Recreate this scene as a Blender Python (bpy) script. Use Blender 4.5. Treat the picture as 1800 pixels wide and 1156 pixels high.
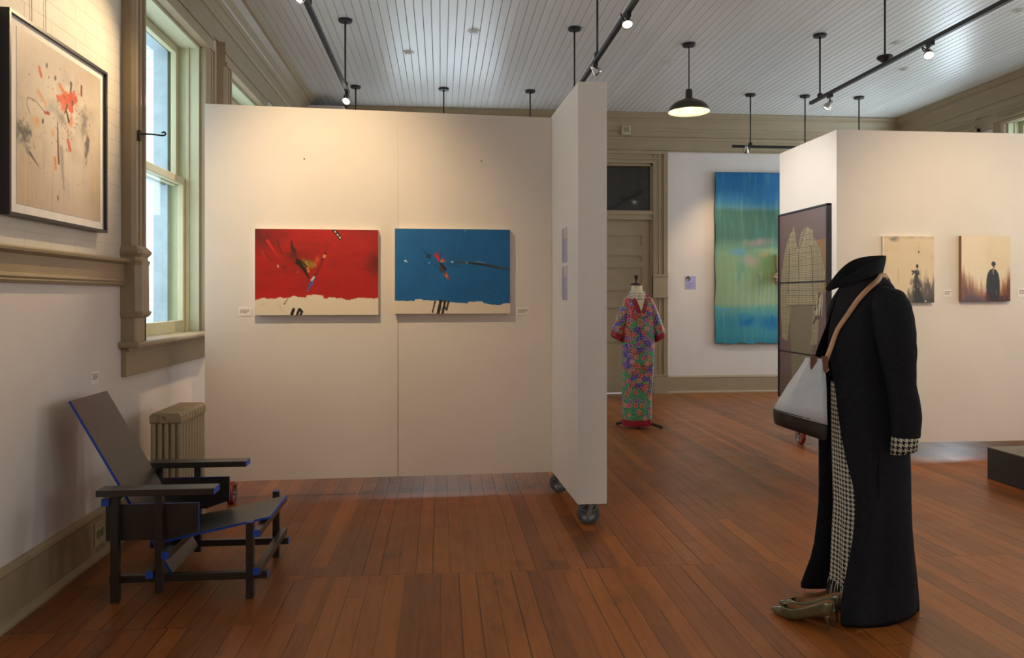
import bpy, math, random
import numpy as np
from mathutils import Vector, Matrix
random.seed(7)
SC = bpy.context.scene
COL = SC.collection
for o in list(bpy.data.objects): bpy.data.objects.remove(o)
PI = math.pi

# ------------------------------------------------------------------ camera, sky, daylight, exposure
cam = bpy.data.objects.new('camera', bpy.data.cameras.new('camera')); COL.objects.link(cam)
cam.location = (0, 0, 1.37)
cam.rotation_euler = (PI/2, 0, -math.atan(125/1344))
cam.data.sensor_width = 36; cam.data.lens = 1344/1800*36
cam.data.shift_y = -56/1800; cam.data.clip_start = .05
SC.camera = cam
SC.view_settings.view_transform = 'Standard'; SC.view_settings.look = 'None'
SC.view_settings.gamma = 1; SC.view_settings.use_curve_mapping = False
SC.view_settings.exposure = 0.0
SC.cycles.use_denoising = True
SC.cycles.max_bounces = 8; SC.cycles.diffuse_bounces = 5; SC.cycles.glossy_bounces = 4
SC.cycles.sample_clamp_indirect = 6
w = bpy.data.worlds.new('sky'); SC.world = w; w.use_nodes = True
w.node_tree.nodes['Background'].inputs[0].default_value = (.84, .93, 1, 1)
w.node_tree.nodes['Background'].inputs[1].default_value = 1.5
DAY = (.80, .90, 1.0); DAYN = (.98, .96, .94); WARM = (1.0, .72, .41)
def area(name, loc, rot, sx, sy, energy, color=DAY):
    d = bpy.data.lights.new(name, 'AREA'); d.shape = 'RECTANGLE'; d.size = sx; d.size_y = sy; d.energy = energy; d.color = color
    o = bpy.data.objects.new(name, d); COL.objects.link(o); o.location = loc; o.rotation_euler = rot; return o
# daylight lamps at unseen windows added on both sides of the room, behind and beside the camera
LWIN = [(-2.6, -1.36), (-.3, .94)]
RWIN = [(-2.6, -1.36), (-.3, .94), (2.2, 3.44), (4.7, 5.94)]
for a, b in LWIN: area('daylight', (-1.98, (a+b)/2, 2.18), (0, -PI/2, 0), 2.1, 1.2, 46, DAYN)
BWIN = [(-.75, .85)]
for a, b in RWIN+[(7.28, 8.55), (9.15, 10.35)]: area('daylight', (6.92 if b < 7 else 7.28, (a+b)/2, 2.28), (0, PI/2, 0), 2.2, 1.2, 40 if b < 7 else (34 if b < 9 else 105), (1.0, .965, .93) if b < 7 else DAY)

for a, b in [(4.69, 5.94), (6.55, 7.80)]: area('daylight', (-2.41, (a+b)/2, 2.18), (0, -PI/2, 0), 2.1, 1.2, 24)
for a, b in BWIN: area('daylight', ((a+b)/2, 10.92, 2.93), (-PI/2, 0, 0), 1.5, .95, 22)  # lamp in the added far-wall window, brightens the ceiling

# ------------------------------------------------------------------ materials
def lin(c):
    if isinstance(c, str):
        c = c.lstrip('#'); c = [int(c[i:i+2], 16)/255 for i in (0, 2, 4)]
    return tuple((x/12.92 if x <= .04045 else ((x+.055)/1.055)**2.4) for x in c[:3]) + (1,)
class G:
    def __init__(s, name):
        s.m = bpy.data.materials.new(name); s.m.use_nodes = True; s.t = s.m.node_tree
        s.b = s.t.nodes['Principled BSDF']
    def lk(s, a, b):
        if isinstance(a, (int, float)): b.default_value = a
        elif isinstance(a, tuple): b.default_value = a if len(a) == len(b.default_value) else a[:len(b.default_value)]
        else: s.t.links.new(a, b)
    def n(s, typ, **kw):
        n = s.t.nodes.new(typ)
        for k, v in kw.items(): setattr(n, k, v)
        return n
    def math(s, op, a, b=None, c=None):
        n = s.n('ShaderNodeMath', operation=op); s.lk(a, n.inputs[0])
        if b is not None: s.lk(b, n.inputs[1])
        if c is not None: s.lk(c, n.inputs[2])
        return n.outputs[0]
    def pos(s):
        g = s.n('ShaderNodeNewGeometry'); return g.outputs['Position']
    def sep(s, v):
        n = s.n('ShaderNodeSeparateXYZ'); s.lk(v, n.inputs[0]); return n.outputs
    def comb(s, x, y, z=0.0):
        n = s.n('ShaderNodeCombineXYZ')
        for i, a in enumerate((x, y, z)): s.lk(a, n.inputs[i])
        return n.outputs[0]
    def noise(s, v, scale, detail=4, rough=.55):
        n = s.n('ShaderNodeTexNoise'); s.lk(v, n.inputs['Vector']); n.inputs['Scale'].default_value = scale
        n.inputs['Detail'].default_value = detail; n.inputs['Roughness'].default_value = rough; return n.outputs['Fac']
    def white(s, v):
        n = s.n('ShaderNodeTexWhiteNoise', noise_dimensions='3D'); s.lk(v, n.inputs['Vector']); return n.outputs['Value']
    def mix(s, f, a, b, blend='MIX'):
        n = s.n('ShaderNodeMix', data_type='RGBA', blend_type=blend); s.lk(f, n.inputs[0]); s.lk(a, n.inputs[6]); s.lk(b, n.inputs[7]); return n.outputs[2]
    def ramp(s, f, stops, interp='LINEAR'):
        n = s.n('ShaderNodeValToRGB'); cr = n.color_ramp; cr.interpolation = interp
        while len(cr.elements) < len(stops): cr.elements.new(.5)
        for e, (p, c) in zip(cr.elements, stops): e.position = p; e.color = c if len(c) == 4 else c+(1,)
        s.lk(f, n.inputs[0]); return n.outputs[0]
    def bump(s, h, strength=.2, dist=.01, normal=None):
        n = s.n('ShaderNodeBump'); s.lk(h, n.inputs['Height']); n.inputs['Strength'].default_value = strength; n.inputs['Distance'].default_value = dist
        if normal is not None: s.lk(normal, n.inputs['Normal'])
        return n.outputs[0]
    def set(s, **kw):
        for k, v in kw.items(): s.lk(v, s.b.inputs[k.replace('_', ' ')])
        return s.m
MATS = {}
def M(name, c, rough=.5, metal=0.0, spec=.5, coat=0.0, var=.06, vscale=9.0, bump=0.0, bscale=200.0, coatr=.1):
    """a plain painted, metal or cloth surface with a little tonal variation and grain"""
    g = G(name); c = lin(c); p = g.pos()
    f = g.noise(p, vscale, 5)
    lo = tuple(x*(1-var) for x in c[:3])+(1,); hi = tuple(min(1, x*(1+var)) for x in c[:3])+(1,)
    g.set(Base_Color=g.ramp(f, [(.3, lo), (.7, hi)]), Roughness=rough, Metallic=metal, Specular_IOR_Level=spec, Coat_Weight=coat, Coat_Roughness=coatr)
    if bump: g.set(Normal=g.bump(g.noise(p, bscale, 3), bump, .004))
    MATS[name] = g.m; return g.m
def emis(name, c, st):
    g = G(name); g.set(Base_Color=lin(c), Emission_Color=lin(c), Emission_Strength=st); return g.m

wall_white = M('white wall paint', '#ded5cf', .75, spec=.3, var=.03, vscale=3, bump=.1, bscale=120)
panel_white = M('white panel paint', '#e4ddd6', .7, spec=.3, var=.025, vscale=2.5, bump=.08, bscale=180)
trim_paint = M('olive trim paint', '#a18f73', .45, var=.05, vscale=5, bump=.08, bscale=40)
jamb_paint = M('pale green jamb paint', '#c3c4a2', .5, var=.04, vscale=5)
sash_paint = M('pale sash paint', '#bdb896', .5, var=.05, vscale=6)
def outer_mat():
    g = G('outer painted brick'); p = g.sep(g.pos()); br = g.n('ShaderNodeTexBrick'); g.lk(g.comb(g.math('ADD', p[0], p[1]), p[2]), br.inputs['Vector'])
    br.inputs['Scale'].default_value = 1; br.inputs['Mortar Size'].default_value = .006; br.inputs['Brick Width'].default_value = .22; br.inputs['Row Height'].default_value = .075
    g.set(Base_Color=g.mix(br.outputs['Fac'], lin('#e3e8ea'), lin('#ccd4d8')), Roughness=.8, Normal=g.bump(br.outputs['Fac'], -.5, .01)); return g.m
outer_white = outer_mat()
outer_frame = M('blue grey outer frame', '#9fb0b8', .6, var=.12, vscale=12)
black_metal = M('black track metal', '#262627', .45, spec=.4, var=.1)
chrome = M('brushed steel', '#c8c6c0', .25, metal=1.0)
brass_dark = M('dark bronze', '#4a4438', .4, metal=.6)
shade_in = M('cream shade enamel', '#f0e2bd', .5)
black_paint = M('black chair lacquer', '#252220', .34, spec=.6, var=.15, vscale=6, coat=.5, coatr=.32)
blue_paint = M('blue end paint', '#2450c0', .5, var=.08)
radiator_paint = M('radiator paint', '#a8987a', .5, var=.05)
caster_red = M('red caster rubber', '#8c2f1e', .5)
caster_dark = M('grey caster rubber', '#505355', .5)
caster_grey = M('grey caster metal', '#878a8b', .4, metal=.5, var=.15, vscale=25)
cream_plate = M('cream plastic', '#b6ab8a', .4)
paper = M('white label card', '#efe9e4', .7)
ink = M('grey label print', '#9b918a', .8)
wire_mat = M('thin wire', '#5a4c3c', .4)
frame_black = M('black frame', '#222127', .4)
canvas_side = M('canvas edge', '#e7dccb', .8)
plinth_black = M('black plinth paint', '#2c2928', .55, var=.12, vscale=6, bump=.1, bscale=60)
plinth_top = M('worn grey plinth top', '#6b6558', .5, var=.2, vscale=5)
wool = M('black wool', '#202024', .92, spec=.15, var=.2, vscale=60, bump=.3, bscale=500)
leather_tan = M('tan leather strap', '#b78a63', .55, var=.12, vscale=30)
leather_brown = M('brown leather', '#6b4028', .5, var=.12, vscale=30)
leather_dark = M('dark brown leather', '#2b211d', .55, var=.12, vscale=30)
canvas_white = M('white canvas cloth', '#c4c8cd', .85, var=.05, vscale=14, bump=.25, bscale=300)
linen = M('cream linen', '#ddd2b5', .85, var=.05)
lace = M('ivory lace', '#d8d2c2', .85, var=.25, vscale=160, bump=.6, bscale=260)
dark_wood = M('dark turned wood', '#38241b', .45, var=.15, vscale=40)
ruby = M('crimson satin trim', '#96142c', .5, var=.15, vscale=30)
beige_cloth = M('beige ruffled cloth', '#b79a78', .85, var=.2, vscale=40, bump=.5, bscale=80)
sprink = M('sprinkler cover', '#d4d6d4', .4)
black_box = M('dark room beyond', '#141312', .9)
gold_leather = None

def glass_mat():
    g = G('window glass'); t = g.t
    tr = g.n('ShaderNodeBsdfTransparent'); gl = g.n('ShaderNodeBsdfGlossy'); gl.inputs['Roughness'].default_value = .02
    tr.inputs[0].default_value = (.93, .96, .96, 1)
    mx = g.n('ShaderNodeMixShader'); mx.inputs[0].default_value = .06; t.links.new(tr.outputs[0], mx.inputs[1]); t.links.new(gl.outputs[0], mx.inputs[2])
    t.links.new(mx.outputs[0], t.nodes['Material Output'].inputs[0]); return g.m
glass = glass_mat()

def brick_mat():
    g = G('painted brick'); p = g.sep(g.pos())
    br = g.n('ShaderNodeTexBrick'); g.lk(g.comb(p[1], p[2]), br.inputs['Vector'])
    br.inputs['Scale'].default_value = 1; br.inputs['Mortar Size'].default_value = .004; br.inputs['Mortar Smooth'].default_value = .6
    br.inputs['Brick Width'].default_value = .235; br.inputs['Row Height'].default_value = .083
    n = g.noise(g.pos(), 35, 4)
    h = g.math('ADD', g.math('MULTIPLY', br.outputs['Fac'], -1.0), g.math('MULTIPLY', n, .5))
    f = g.noise(g.pos(), 4, 4)
    g.set(Base_Color=g.ramp(f, [(.3, lin('#d2cabc')), (.7, lin('#dcd4c8'))]), Roughness=.6, Specular_IOR_Level=.35, Normal=g.bump(h, .45, .006))
    return g.m
brick = brick_mat()

def floor_mat():
    g = G('old plank floor'); p = g.sep(g.pos()); x, y = p[0], p[1]
    W = .0865
    # rows of boards end together along two seams, where older walls once stood
    z1 = g.math('GREATER_THAN', y, g.math('ADD', 3.79, g.math('MULTIPLY', g.math('GREATER_THAN', x, -.62), .02)))
    z2 = g.math('MULTIPLY', g.math('GREATER_THAN', y, 3.28), g.math('LESS_THAN', x, -.55))
    zone = g.math('ADD', g.math('MULTIPLY', z1, 13.0), g.math('MULTIPLY', z2, 5.0))
    xs = g.math('DIVIDE', g.math('ADD', x, g.math('MULTIPLY', zone, .0031)), W)
    i = g.math('FLOOR', xs); fx = g.math('FRACT', xs)
    r1 = g.white(g.comb(i, zone, 3.0))
    L = 3.0
    ys = g.math('DIVIDE', g.math('ADD', y, g.math('MULTIPLY', r1, 9.0)), L)
    j = g.math('FLOOR', ys); fy = g.math('FRACT', ys)
    r2 = g.white(g.comb(i, j, zone)); r3 = g.white(g.comb(j, i, g.math('ADD', zone, 40.0)))
    grain = g.noise(g.comb(g.math('MULTIPLY', x, 26.0), g.math('MULTIPLY', y, 1.6), g.math('MULTIPLY', r2, 40.0)), 2.2, 6, .62)
    base = g.ramp(r2, [(0, lin('#6b3c20')), (.2, lin('#7c4622')), (.45, lin('#8e5022')), (.7, lin('#a45f26')), (.88, lin('#985628')), (1, lin('#744428'))])
    base = g.mix(.42, base, g.ramp(grain, [(.25, lin('#4a2812')), (.5, lin('#875024')), (.8, lin('#a8662c'))]), 'MIX')
    # dark stains and wear spots
    st = g.noise(g.comb(g.math('MULTIPLY', x, 3.0), g.math('MULTIPLY', y, 1.1), 1.0), 2.6, 5, .65)
    base = g.mix(g.math('MULTIPLY', g.math('SMOOTH_MIN', g.math('MULTIPLY', g.math('SUBTRACT', st, .60), 7.0), 1.0, .1), .55), base, lin('#3c2417')) if False else base
    stain = g.ramp(st, [(.58, (0, 0, 0)), (.72, (.5, .5, .5))])
    base = g.mix(stain, base, lin('#462818'))
    # seams
    ex = g.math('MINIMUM', fx, g.math('SUBTRACT', 1.0, fx))
    ey = g.math('MINIMUM', g.math('MULTIPLY', g.math('MINIMUM', fy, g.math('SUBTRACT', 1.0, fy)), L/W), 1.0)
    d1 = g.math('ABSOLUTE', g.math('SUBTRACT', y, g.math('ADD', 3.79, g.math('MULTIPLY', g.math('GREATER_THAN', x, -.62), .02))))
    d2 = g.math('ADD', g.math('ABSOLUTE', g.math('SUBTRACT', y, 3.28)), g.math('MULTIPLY', g.math('GREATER_THAN', x, -.55), 9.0))
    ez = g.math('DIVIDE', g.math('MINIMUM', d1, d2), W)
    wid = g.math('ADD', .008, g.math('MULTIPLY', g.math('POWER', g.white(g.comb(i, 7.0, zone)), 4.0), .04))
    e = g.math('MINIMUM', g.math('MINIMUM', ex, g.math('MULTIPLY', ey, 1.0)), ez)
    gap = g.math('LESS_THAN', e, wid)
    soft = g.ramp(g.math('DIVIDE', e, .09), [(0, (0, 0, 0)), (1, (1, 1, 1))])
    base = g.mix(g.math('MULTIPLY', gap, .75), base, lin('#22140c'))
    rough = g.math('ADD', .24, g.math('MULTIPLY', g.noise(g.pos(), 5, 4), .22))
    h = g.math('ADD', g.math('MULTIPLY', soft, .8), g.math('ADD', g.math('MULTIPLY', grain, .15), g.math('MULTIPLY', r3, .5)))
    g.set(Base_Color=base, Roughness=rough, Specular_IOR_Level=.38, Normal=g.bump(h, .25, .004))
    return g.m
floor_m = floor_mat()

def ceil_mat():
    g = G('gloss ceiling boards'); p = g.sep(g.pos())
    i = g.math('FLOOR', g.math('DIVIDE', p[0], .0778))
    r = g.white(g.comb(i, 1.0, 2.0))
    c = g.ramp(r, [(0, lin('#d9d9d7')), (1, lin('#e2e2e1'))])
    n = g.noise(g.comb(g.math('MULTIPLY', p[0], 6.0), p[1], r), 3, 3)
    g.set(Base_Color=c, Roughness=.34, Specular_IOR_Level=.5, Normal=g.bump(g.math('ADD', n, g.math('MULTIPLY', r, .3)), .12, .01))
    return g.m
ceil_m = ceil_mat()

def art_mat(name, rough=.55, coat=0.0, bump=.0):
    g = G(name); a = g.n('ShaderNodeVertexColor', layer_name='paint')
    c = a.outputs[0]
    if bump:
        g.set(Normal=g.bump(g.noise(g.pos(), 160, 3), bump, .004))
    g.set(Base_Color=c, Roughness=rough, Coat_Weight=coat, Coat_Roughness=.03); return g.m
paint_m = art_mat('acrylic paint', .5, 0, .15)
print_m = art_mat('print under glass', .5, .35)
photo_m = art_mat('photograph under glass', .35, .6)
cloth_m = art_mat('dyed cloth', .9, 0, .25)
oil_m = art_mat('resin coated print', .35, .15)

def houndstooth(name, size=.02):
    g = G(name); uv = g.n('ShaderNodeUVMap').outputs[0]; s = g.sep(uv)
    i = g.math('FLOOR', g.math('MULTIPLY', s[0], 8/size)); j = g.math('FLOOR', g.math('MULTIPLY', s[1], 8/size))
    fm = lambda a, k: g.math('FLOORED_MODULO', a, float(k)) if True else None
    wc = g.math('LESS_THAN', fm(i, 8), 3.5); jc = g.math('LESS_THAN', fm(j, 8), 3.5)
    over = g.math('LESS_THAN', fm(g.math('ADD', i, j), 4), 1.5)
    v = g.math('ADD', g.math('MULTIPLY', over, wc), g.math('MULTIPLY', g.math('SUBTRACT', 1.0, over), jc))
    c = g.mix(v, lin('#17181a'), lin('#c9c4b2'))
    g.set(Base_Color=c, Roughness=.9, Specular_IOR_Level=.15, Normal=g.bump(g.noise(g.pos(), 400, 2), .3, .003)); return g.m
hound = houndstooth('houndstooth wool')

def floral():
    g = G('floral silk'); uv = g.n('ShaderNodeUVMap').outputs[0]; s = g.sep(uv)
    v = g.n('ShaderNodeTexVoronoi', feature='F1', voronoi_dimensions='2D'); g.lk(uv, v.inputs['Vector']); v.inputs['Scale'].default_value = 14.5
    d = v.outputs['Distance']; rc = g.sep(v.outputs['Color'])
    ang = g.math('MULTIPLY', g.noise(uv, 75, 2), .42); d = g.math('ADD', d, g.math('SUBTRACT', ang, .21))
    pet = g.ramp(rc[0], [(0, lin('#cc2a22')), (.2, lin('#c9641f')), (.36, lin('#cf2440')), (.54, lin('#7a30b0')), (.68, lin('#4a30b4')), (.8, lin('#d8707c')), (.88, lin('#a5602a'))], 'CONSTANT')
    big = g.noise(uv, 3.2, 2); big2 = g.math('ADD', big, g.math('MULTIPLY', g.math('SUBTRACT', s[1], .75), .25))
    ground = g.ramp(big2, [(0, lin('#0c8a5c')), (.45, lin('#8a3a18')), (.49, lin('#3a1c96')), (.57, lin('#1f8a48')), (.61, lin('#a81626'))], 'CONSTANT')
    c = g.ramp(d, [(0, lin('#d9b24a')), (.07, lin('#5b1f1f')), (.11, lin('#000000'))], 'CONSTANT')
    c = g.mix(g.math('GREATER_THAN', d, .11), c, pet)
    c = g.mix(g.math('GREATER_THAN', d, .31), c, lin('#c4b49a'))
    c = g.mix(g.math('GREATER_THAN', d, .345), c, ground)
    sp = g.n('ShaderNodeTexVoronoi', feature='DISTANCE_TO_EDGE', voronoi_dimensions='2D'); g.lk(uv, sp.inputs['Vector']); sp.inputs['Scale'].default_value = 40
    c = g.mix(g.math('MULTIPLY', g.math('LESS_THAN', sp.outputs['Distance'], .07), .55), c, lin('#cdbfa8'))
    g.set(Base_Color=c, Roughness=.55, Sheen_Weight=.1); return g.m
floral_m = floral()

# ------------------------------------------------------------------ mesh helpers
class MB:
    def __init__(s, T=None): s.v = []; s.f = []; s.mi = []; s.uv = {}; s.T = T
    def add(s, pts, faces, m=0, uvs=None):
        b = len(s.v)
        for k, p in enumerate(pts):
            if s.T: p = s.T(*p)
            s.v.append(tuple(p))
            if uvs: s.uv[b+k] = uvs[k]
        for f in faces: s.f.append(tuple(b+i for i in f)); s.mi.append(m)
        return s
    def box(s, x0, x1, y0, y1, z0, z1, m=0, ms=None, bev=0):
        p = [(x, y, z) for x in (x0, x1) for y in (y0, y1) for z in (z0, z1)]
        fs = [(0, 1, 3, 2), (4, 6, 7, 5), (0, 4, 5, 1), (2, 3, 7, 6), (0, 2, 6, 4), (1, 5, 7, 3)]  # -x +x -y +y -z +z
        if ms is None: return s.add(p, fs, m)
        b = len(s.v); s.add(p, fs, m)
        for k in range(6): s.mi[-6+k] = ms.get(k, m)
        return s
    def hexa(s, bot, top, m=0):
        return s.add(list(bot)+list(top), [(3, 2, 1, 0), (4, 5, 6, 7)]+[(i, (i+1) % 4, 4+(i+1) % 4, 4+i) for i in range(4)], m)
    def loft(s, rings, closed=True, cap0=False, cap1=False, m=0, uv=False, flip=False):
        n = len(rings[0]); pts = [p for r in rings for p in r]; fs = []
        for a in range(len(rings)-1):
            for i in range(n if closed else n-1):
                j = (i+1) % n; q = (a*n+i, a*n+j, (a+1)*n+j, (a+1)*n+i); fs.append(q[::-1] if flip else q)
        if cap0: fs.append(tuple(range(n))[::-1])
        if cap1: fs.append(tuple(range((len(rings)-1)*n, len(rings)*n)))
        uvs = None
        if uv:
            uvs = []; mid = [sum((Vector(r[i]) for r in rings), Vector())/len(rings) for i in range(n)]
            us = [0]
            for i in range(1, n): us.append(us[-1]+(mid[i]-mid[i-1]).length)
            vv = [0]*n
            for a, r in enumerate(rings):
                if a: vv = [vv[i]-(Vector(r[i])-Vector(rings[a-1][i])).length for i in range(n)]
                uvs += [(us[i], (vv[i]+sum(vv)/n)/2 if uv != 'z' else r[i][2]) for i in range(n)]
        return s.add(pts, fs, m, uvs)
    def tube(s, pts, r, n=8, m=0, cap=True, flat=None):
        pts = [Vector(p) for p in pts]; rings = []
        rr = r if isinstance(r, (list, tuple)) else [r]*len(pts)
        up = None
        for k, p in enumerate(pts):
            t = (pts[min(k+1, len(pts)-1)]-pts[max(k-1, 0)]).normalized()
            if up is None:
                up = Vector((0, 0, 1)) if abs(t.z) < .9 else Vector((1, 0, 0))
            a = t.cross(up).normalized(); up = a.cross(t).normalized()
            rings.append([tuple(p+rr[k]*(math.cos(2*PI*i/n)*a+math.sin(2*PI*i/n)*up*(flat or 1))) for i in range(n)])
        return s.loft(rings, True, cap, cap, m)
    def lathe(s, prof, c, n=24, m=0, ax='z', cap0=True, cap1=True, flip=False):
        rings = []
        for r, z in prof:
            ring = []
            for i in range(n):
                a = 2*PI*i/n; u, v = r*math.cos(a), r*math.sin(a)
                q = {'z': (u, v, z), 'x': (z, u, v), 'y': (v, z, u)}[ax]
                ring.append((c[0]+q[0], c[1]+q[1], c[2]+q[2]))
            rings.append(ring)
        return s.loft(rings, True, cap0, cap1, m, flip=flip)
    def prism(s, poly, d0, d1, fn, m=0):
        n = len(poly)
        return s.add([fn(a, b, d0) for a, b in poly]+[fn(a, b, d1) for a, b in poly],
                     [tuple(range(n))[::-1], tuple(range(n, 2*n))]+[(i, (i+1) % n, n+(i+1) % n, n+i) for i in range(n)], m)
    def build(s, name, mats, parent=None, smooth=False, bevel=0, sub=0, solid=0):
        me = bpy.data.meshes.new(name); me.from_pydata(s.v, [], s.f)
        if not isinstance(mats, (list, tuple)): mats = [mats]
        for m in mats: me.materials.append(m)
        me.polygons.foreach_set('material_index', s.mi)
        if smooth: me.polygons.foreach_set('use_smooth', [True]*len(s.f))
        if s.uv:
            l = me.uv_layers.new(name='UVMap')
            for lp in me.loops: l.data[lp.index].uv = s.uv.get(lp.vertex_index, (0, 0))
        me.update()
        o = bpy.data.objects.new(name, me); COL.objects.link(o); par(o, parent)
        if solid:
            d = o.modifiers.new('thick', 'SOLIDIFY'); d.thickness = solid; d.offset = 0
        if bevel:
            d = o.modifiers.new('bevel', 'BEVEL'); d.width = bevel; d.segments = 2; d.limit_method = 'ANGLE'
        if sub:
            d = o.modifiers.new('sub', 'SUBSURF'); d.levels = d.render_levels = sub
        return o
def par(o, parent):
    if parent is not None:
        o.parent = parent
        o.matrix_parent_inverse = Matrix.Translation(-parent.location) if parent.parent is None else Matrix.Identity(4)
def thing(name, loc, label=None, cat=None, group=None, kind=None):
    o = bpy.data.objects.new(name, None); COL.objects.link(o); o.location = loc; o.empty_display_size = .1
    return tag(o, label, cat, group, kind)
def tag(o, label=None, cat=None, group=None, kind=None):
    if label: o['label'] = label
    if cat: o['category'] = cat
    if group: o['group'] = group
    if kind: o['kind'] = kind
    return o
def crom(pts, n=8):
    """Catmull-Rom through points"""
    P = [Vector(p) for p in pts]; P = [2*P[0]-P[1]]+P+[2*P[-1]-P[-2]]; out = []
    for k in range(1, len(P)-2):
        for i in range(n):
            t = i/n; a, b, c, d = P[k-1:k+3]
            out.append(.5*((2*b)+(c-a)*t+(2*a-5*b+4*c-d)*t*t+(3*b-a-3*c+d)*t**3))
    out.append(P[-2]); return [tuple(p) for p in out]

# ------------------------------------------------------------------ a little painting kit: strokes laid into a grid of paint colours
def rs(seed): return np.random.RandomState(seed)
def vnoise(h, w, sy, sx, seed, octs=4):
    out = np.zeros((h, w)); amp = 1.0; tot = 0
    for o in range(octs):
        gy, gx = max(2, int(sy*2**o)), max(2, int(sx*2**o)); r = rs(seed+o*31).rand(gy+1, gx+1)
        y = np.linspace(0, gy-1e-6, h); x = np.linspace(0, gx-1e-6, w); yi = y.astype(int); xi = x.astype(int)
        fy = (y-yi)[:, None]; fx = (x-xi)[None]; fy = fy*fy*(3-2*fy); fx = fx*fx*(3-2*fx)
        v = r[yi][:, xi]*(1-fy)*(1-fx)+r[yi+1][:, xi]*fy*(1-fx)+r[yi][:, xi+1]*(1-fy)*fx+r[yi+1][:, xi+1]*fy*fx
        out += v*amp; tot += amp; amp *= .55
    return out/tot
def hx(c): c = c.lstrip('#'); return np.array([int(c[i:i+2], 16)/255 for i in (0, 2, 4)])
class Cv:
    """coordinates run over the box (x0,y0)-(x1,y1), y downwards"""
    def __init__(s, w, h, box=(0, 0, 1, 1)):
        s.w, s.h, s.bx = w, h, box; s.a = np.zeros((h, w, 3))
        x0, y0, x1, y1 = box
        s.X, s.Y = np.meshgrid(np.linspace(x0, x1, w), np.linspace(y0, y1, h))
    def put(s, mask, col):
        col = hx(col) if isinstance(col, str) else col; m = np.clip(mask, 0, 1)[..., None]; s.a = s.a*(1-m)+col*m
    def n(s, sx, sy, seed, o=4): return vnoise(s.h, s.w, sy, sx, seed, o)
    def blob(s, cx, cy, rx, ry, col, al=1, ang=0, soft=.5, rag=0, seed=1):
        ca, sa = math.cos(ang), math.sin(ang); dx, dy = s.X-cx, s.Y-cy
        d = np.hypot((dx*ca+dy*sa)/rx, (-dx*sa+dy*ca)/ry)
        if rag: d = d+(s.n(28, 28, seed)-.5)*rag*2
        s.put(np.clip((1-d)/max(soft, 1e-3), 0, 1)*al, col)
    def line(s, pts, wid, col, al=1, soft=.4, rag=0, seed=2):
        """stroke; wid may be a (start, end) pair"""
        w0, w1 = wid if isinstance(wid, tuple) else (wid, wid); m = np.zeros((s.h, s.w)); n = len(pts)-1
        R = (s.n(40, 40, seed)-.5)*rag*2 if rag else 0
        for k in range(n):
            (ax, ay), (bx, by) = pts[k], pts[k+1]; dx, dy = bx-ax, by-ay; L = dx*dx+dy*dy+1e-9
            t = np.clip(((s.X-ax)*dx+(s.Y-ay)*dy)/L, 0, 1); ww = w0+(w1-w0)*(k+t)/n
            d = np.hypot(s.X-ax-t*dx, s.Y-ay-t*dy)/(ww/2)+R
            m = np.maximum(m, np.clip((1-d)/soft+.5, 0, 1))
        s.put(m*al, col)
    def splat(s, cx, cy, sx, sy, n, cols, r, seed, al=.9):
        q = rs(seed)
        for k in range(n):
            s.blob(cx+q.randn()*sx, cy+q.randn()*sy, r*(.4+q.rand()), r*(.4+q.rand()), cols[q.randint(len(cols))], al, q.rand()*3, .7)
def art(name, cv, T, W, Z0, Z1, depth, mats, parent=None):
    """a picture surface: grid of cv colours in local (s: 0..W, d: 0 front, z) plus its sides; mats = [front, side]"""
    h, wd = cv.h, cv.w
    mb = MB(T)
    xs = np.linspace(0, W, wd); zs = np.linspace(Z1, Z0, h)
    v = [T(x, 0.0, z) for z in zs for x in xs]
    f = [(j*wd+i, (j+1)*wd+i, (j+1)*wd+i+1, j*wd+i+1) for j in range(h-1) for i in range(wd-1)]
    nb = len(v)
    fr = [T(0, 0, Z0), T(W, 0, Z0), T(W, 0, Z1), T(0, 0, Z1)]; bk = [T(0, depth, Z0), T(W, depth, Z0), T(W, depth, Z1), T(0, depth, Z1)]
    v += fr+bk
    sf = [(nb+i, nb+4+i, nb+4+(i+1) % 4, nb+(i+1) % 4) for i in range(4)]+[(nb+4, nb+7, nb+6, nb+5)]
    me = bpy.data.meshes.new(name); me.from_pydata(v, [], f+sf)
    for m in mats: me.materials.append(m)
    me.polygons.foreach_set('material_index', [0]*len(f)+[1]*len(sf))
    ca = me.color_attributes.new('paint', 'FLOAT_COLOR', 'POINT')
    a = np.clip(cv.a, 0, 1); a = np.where(a <= .04045, a/12.92, ((a+.055)/1.055)**2.4).reshape(-1, 3)
    a = np.vstack([a, np.tile(a.mean(0), (8, 1))]); a = np.hstack([a, np.ones((len(a), 1))])
    ca.data.foreach_set('color', a.astype(np.float32).ravel()); me.update()
    o = bpy.data.objects.new(name, me); COL.objects.link(o); par(o, parent); return o

# ------------------------------------------------------------------ room shell
XL, XR, YB, YF, H = -1.815, 6.75, 10.67, -3.6, 3.962
XLO, XRO = -2.42, 7.3
def struct(o): return tag(o, kind='structure')
struct(MB().box(XLO, XRO, YF-.2, YB+.2, -.12, 0).build('floor', floor_m))
mb = MB(); bw = .0778; x = XLO
nb = int((XRO-XLO)/bw)
for k in range(nb):                                  # beaded boards: a flat and a real V groove each
    a = XLO+k*bw; g_ = .0045
    mb.add([(a+g_, YF-.2, H), (a+bw-g_, YF-.2, H), (a+bw, YF-.2, H+.009), (a+bw+g_, YF-.2, H), (a+g_, YB+.2, H), (a+bw-g_, YB+.2, H), (a+bw, YB+.2, H+.009), (a+bw+g_, YB+.2, H)],
           [(0, 4, 5, 1), (1, 5, 6, 2), (2, 6, 7, 3)])
mb.box(XLO, XRO, YF-.2, YB+.2, H+.02, H+.12)
struct(mb.build('ceiling', ceil_m))

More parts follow.
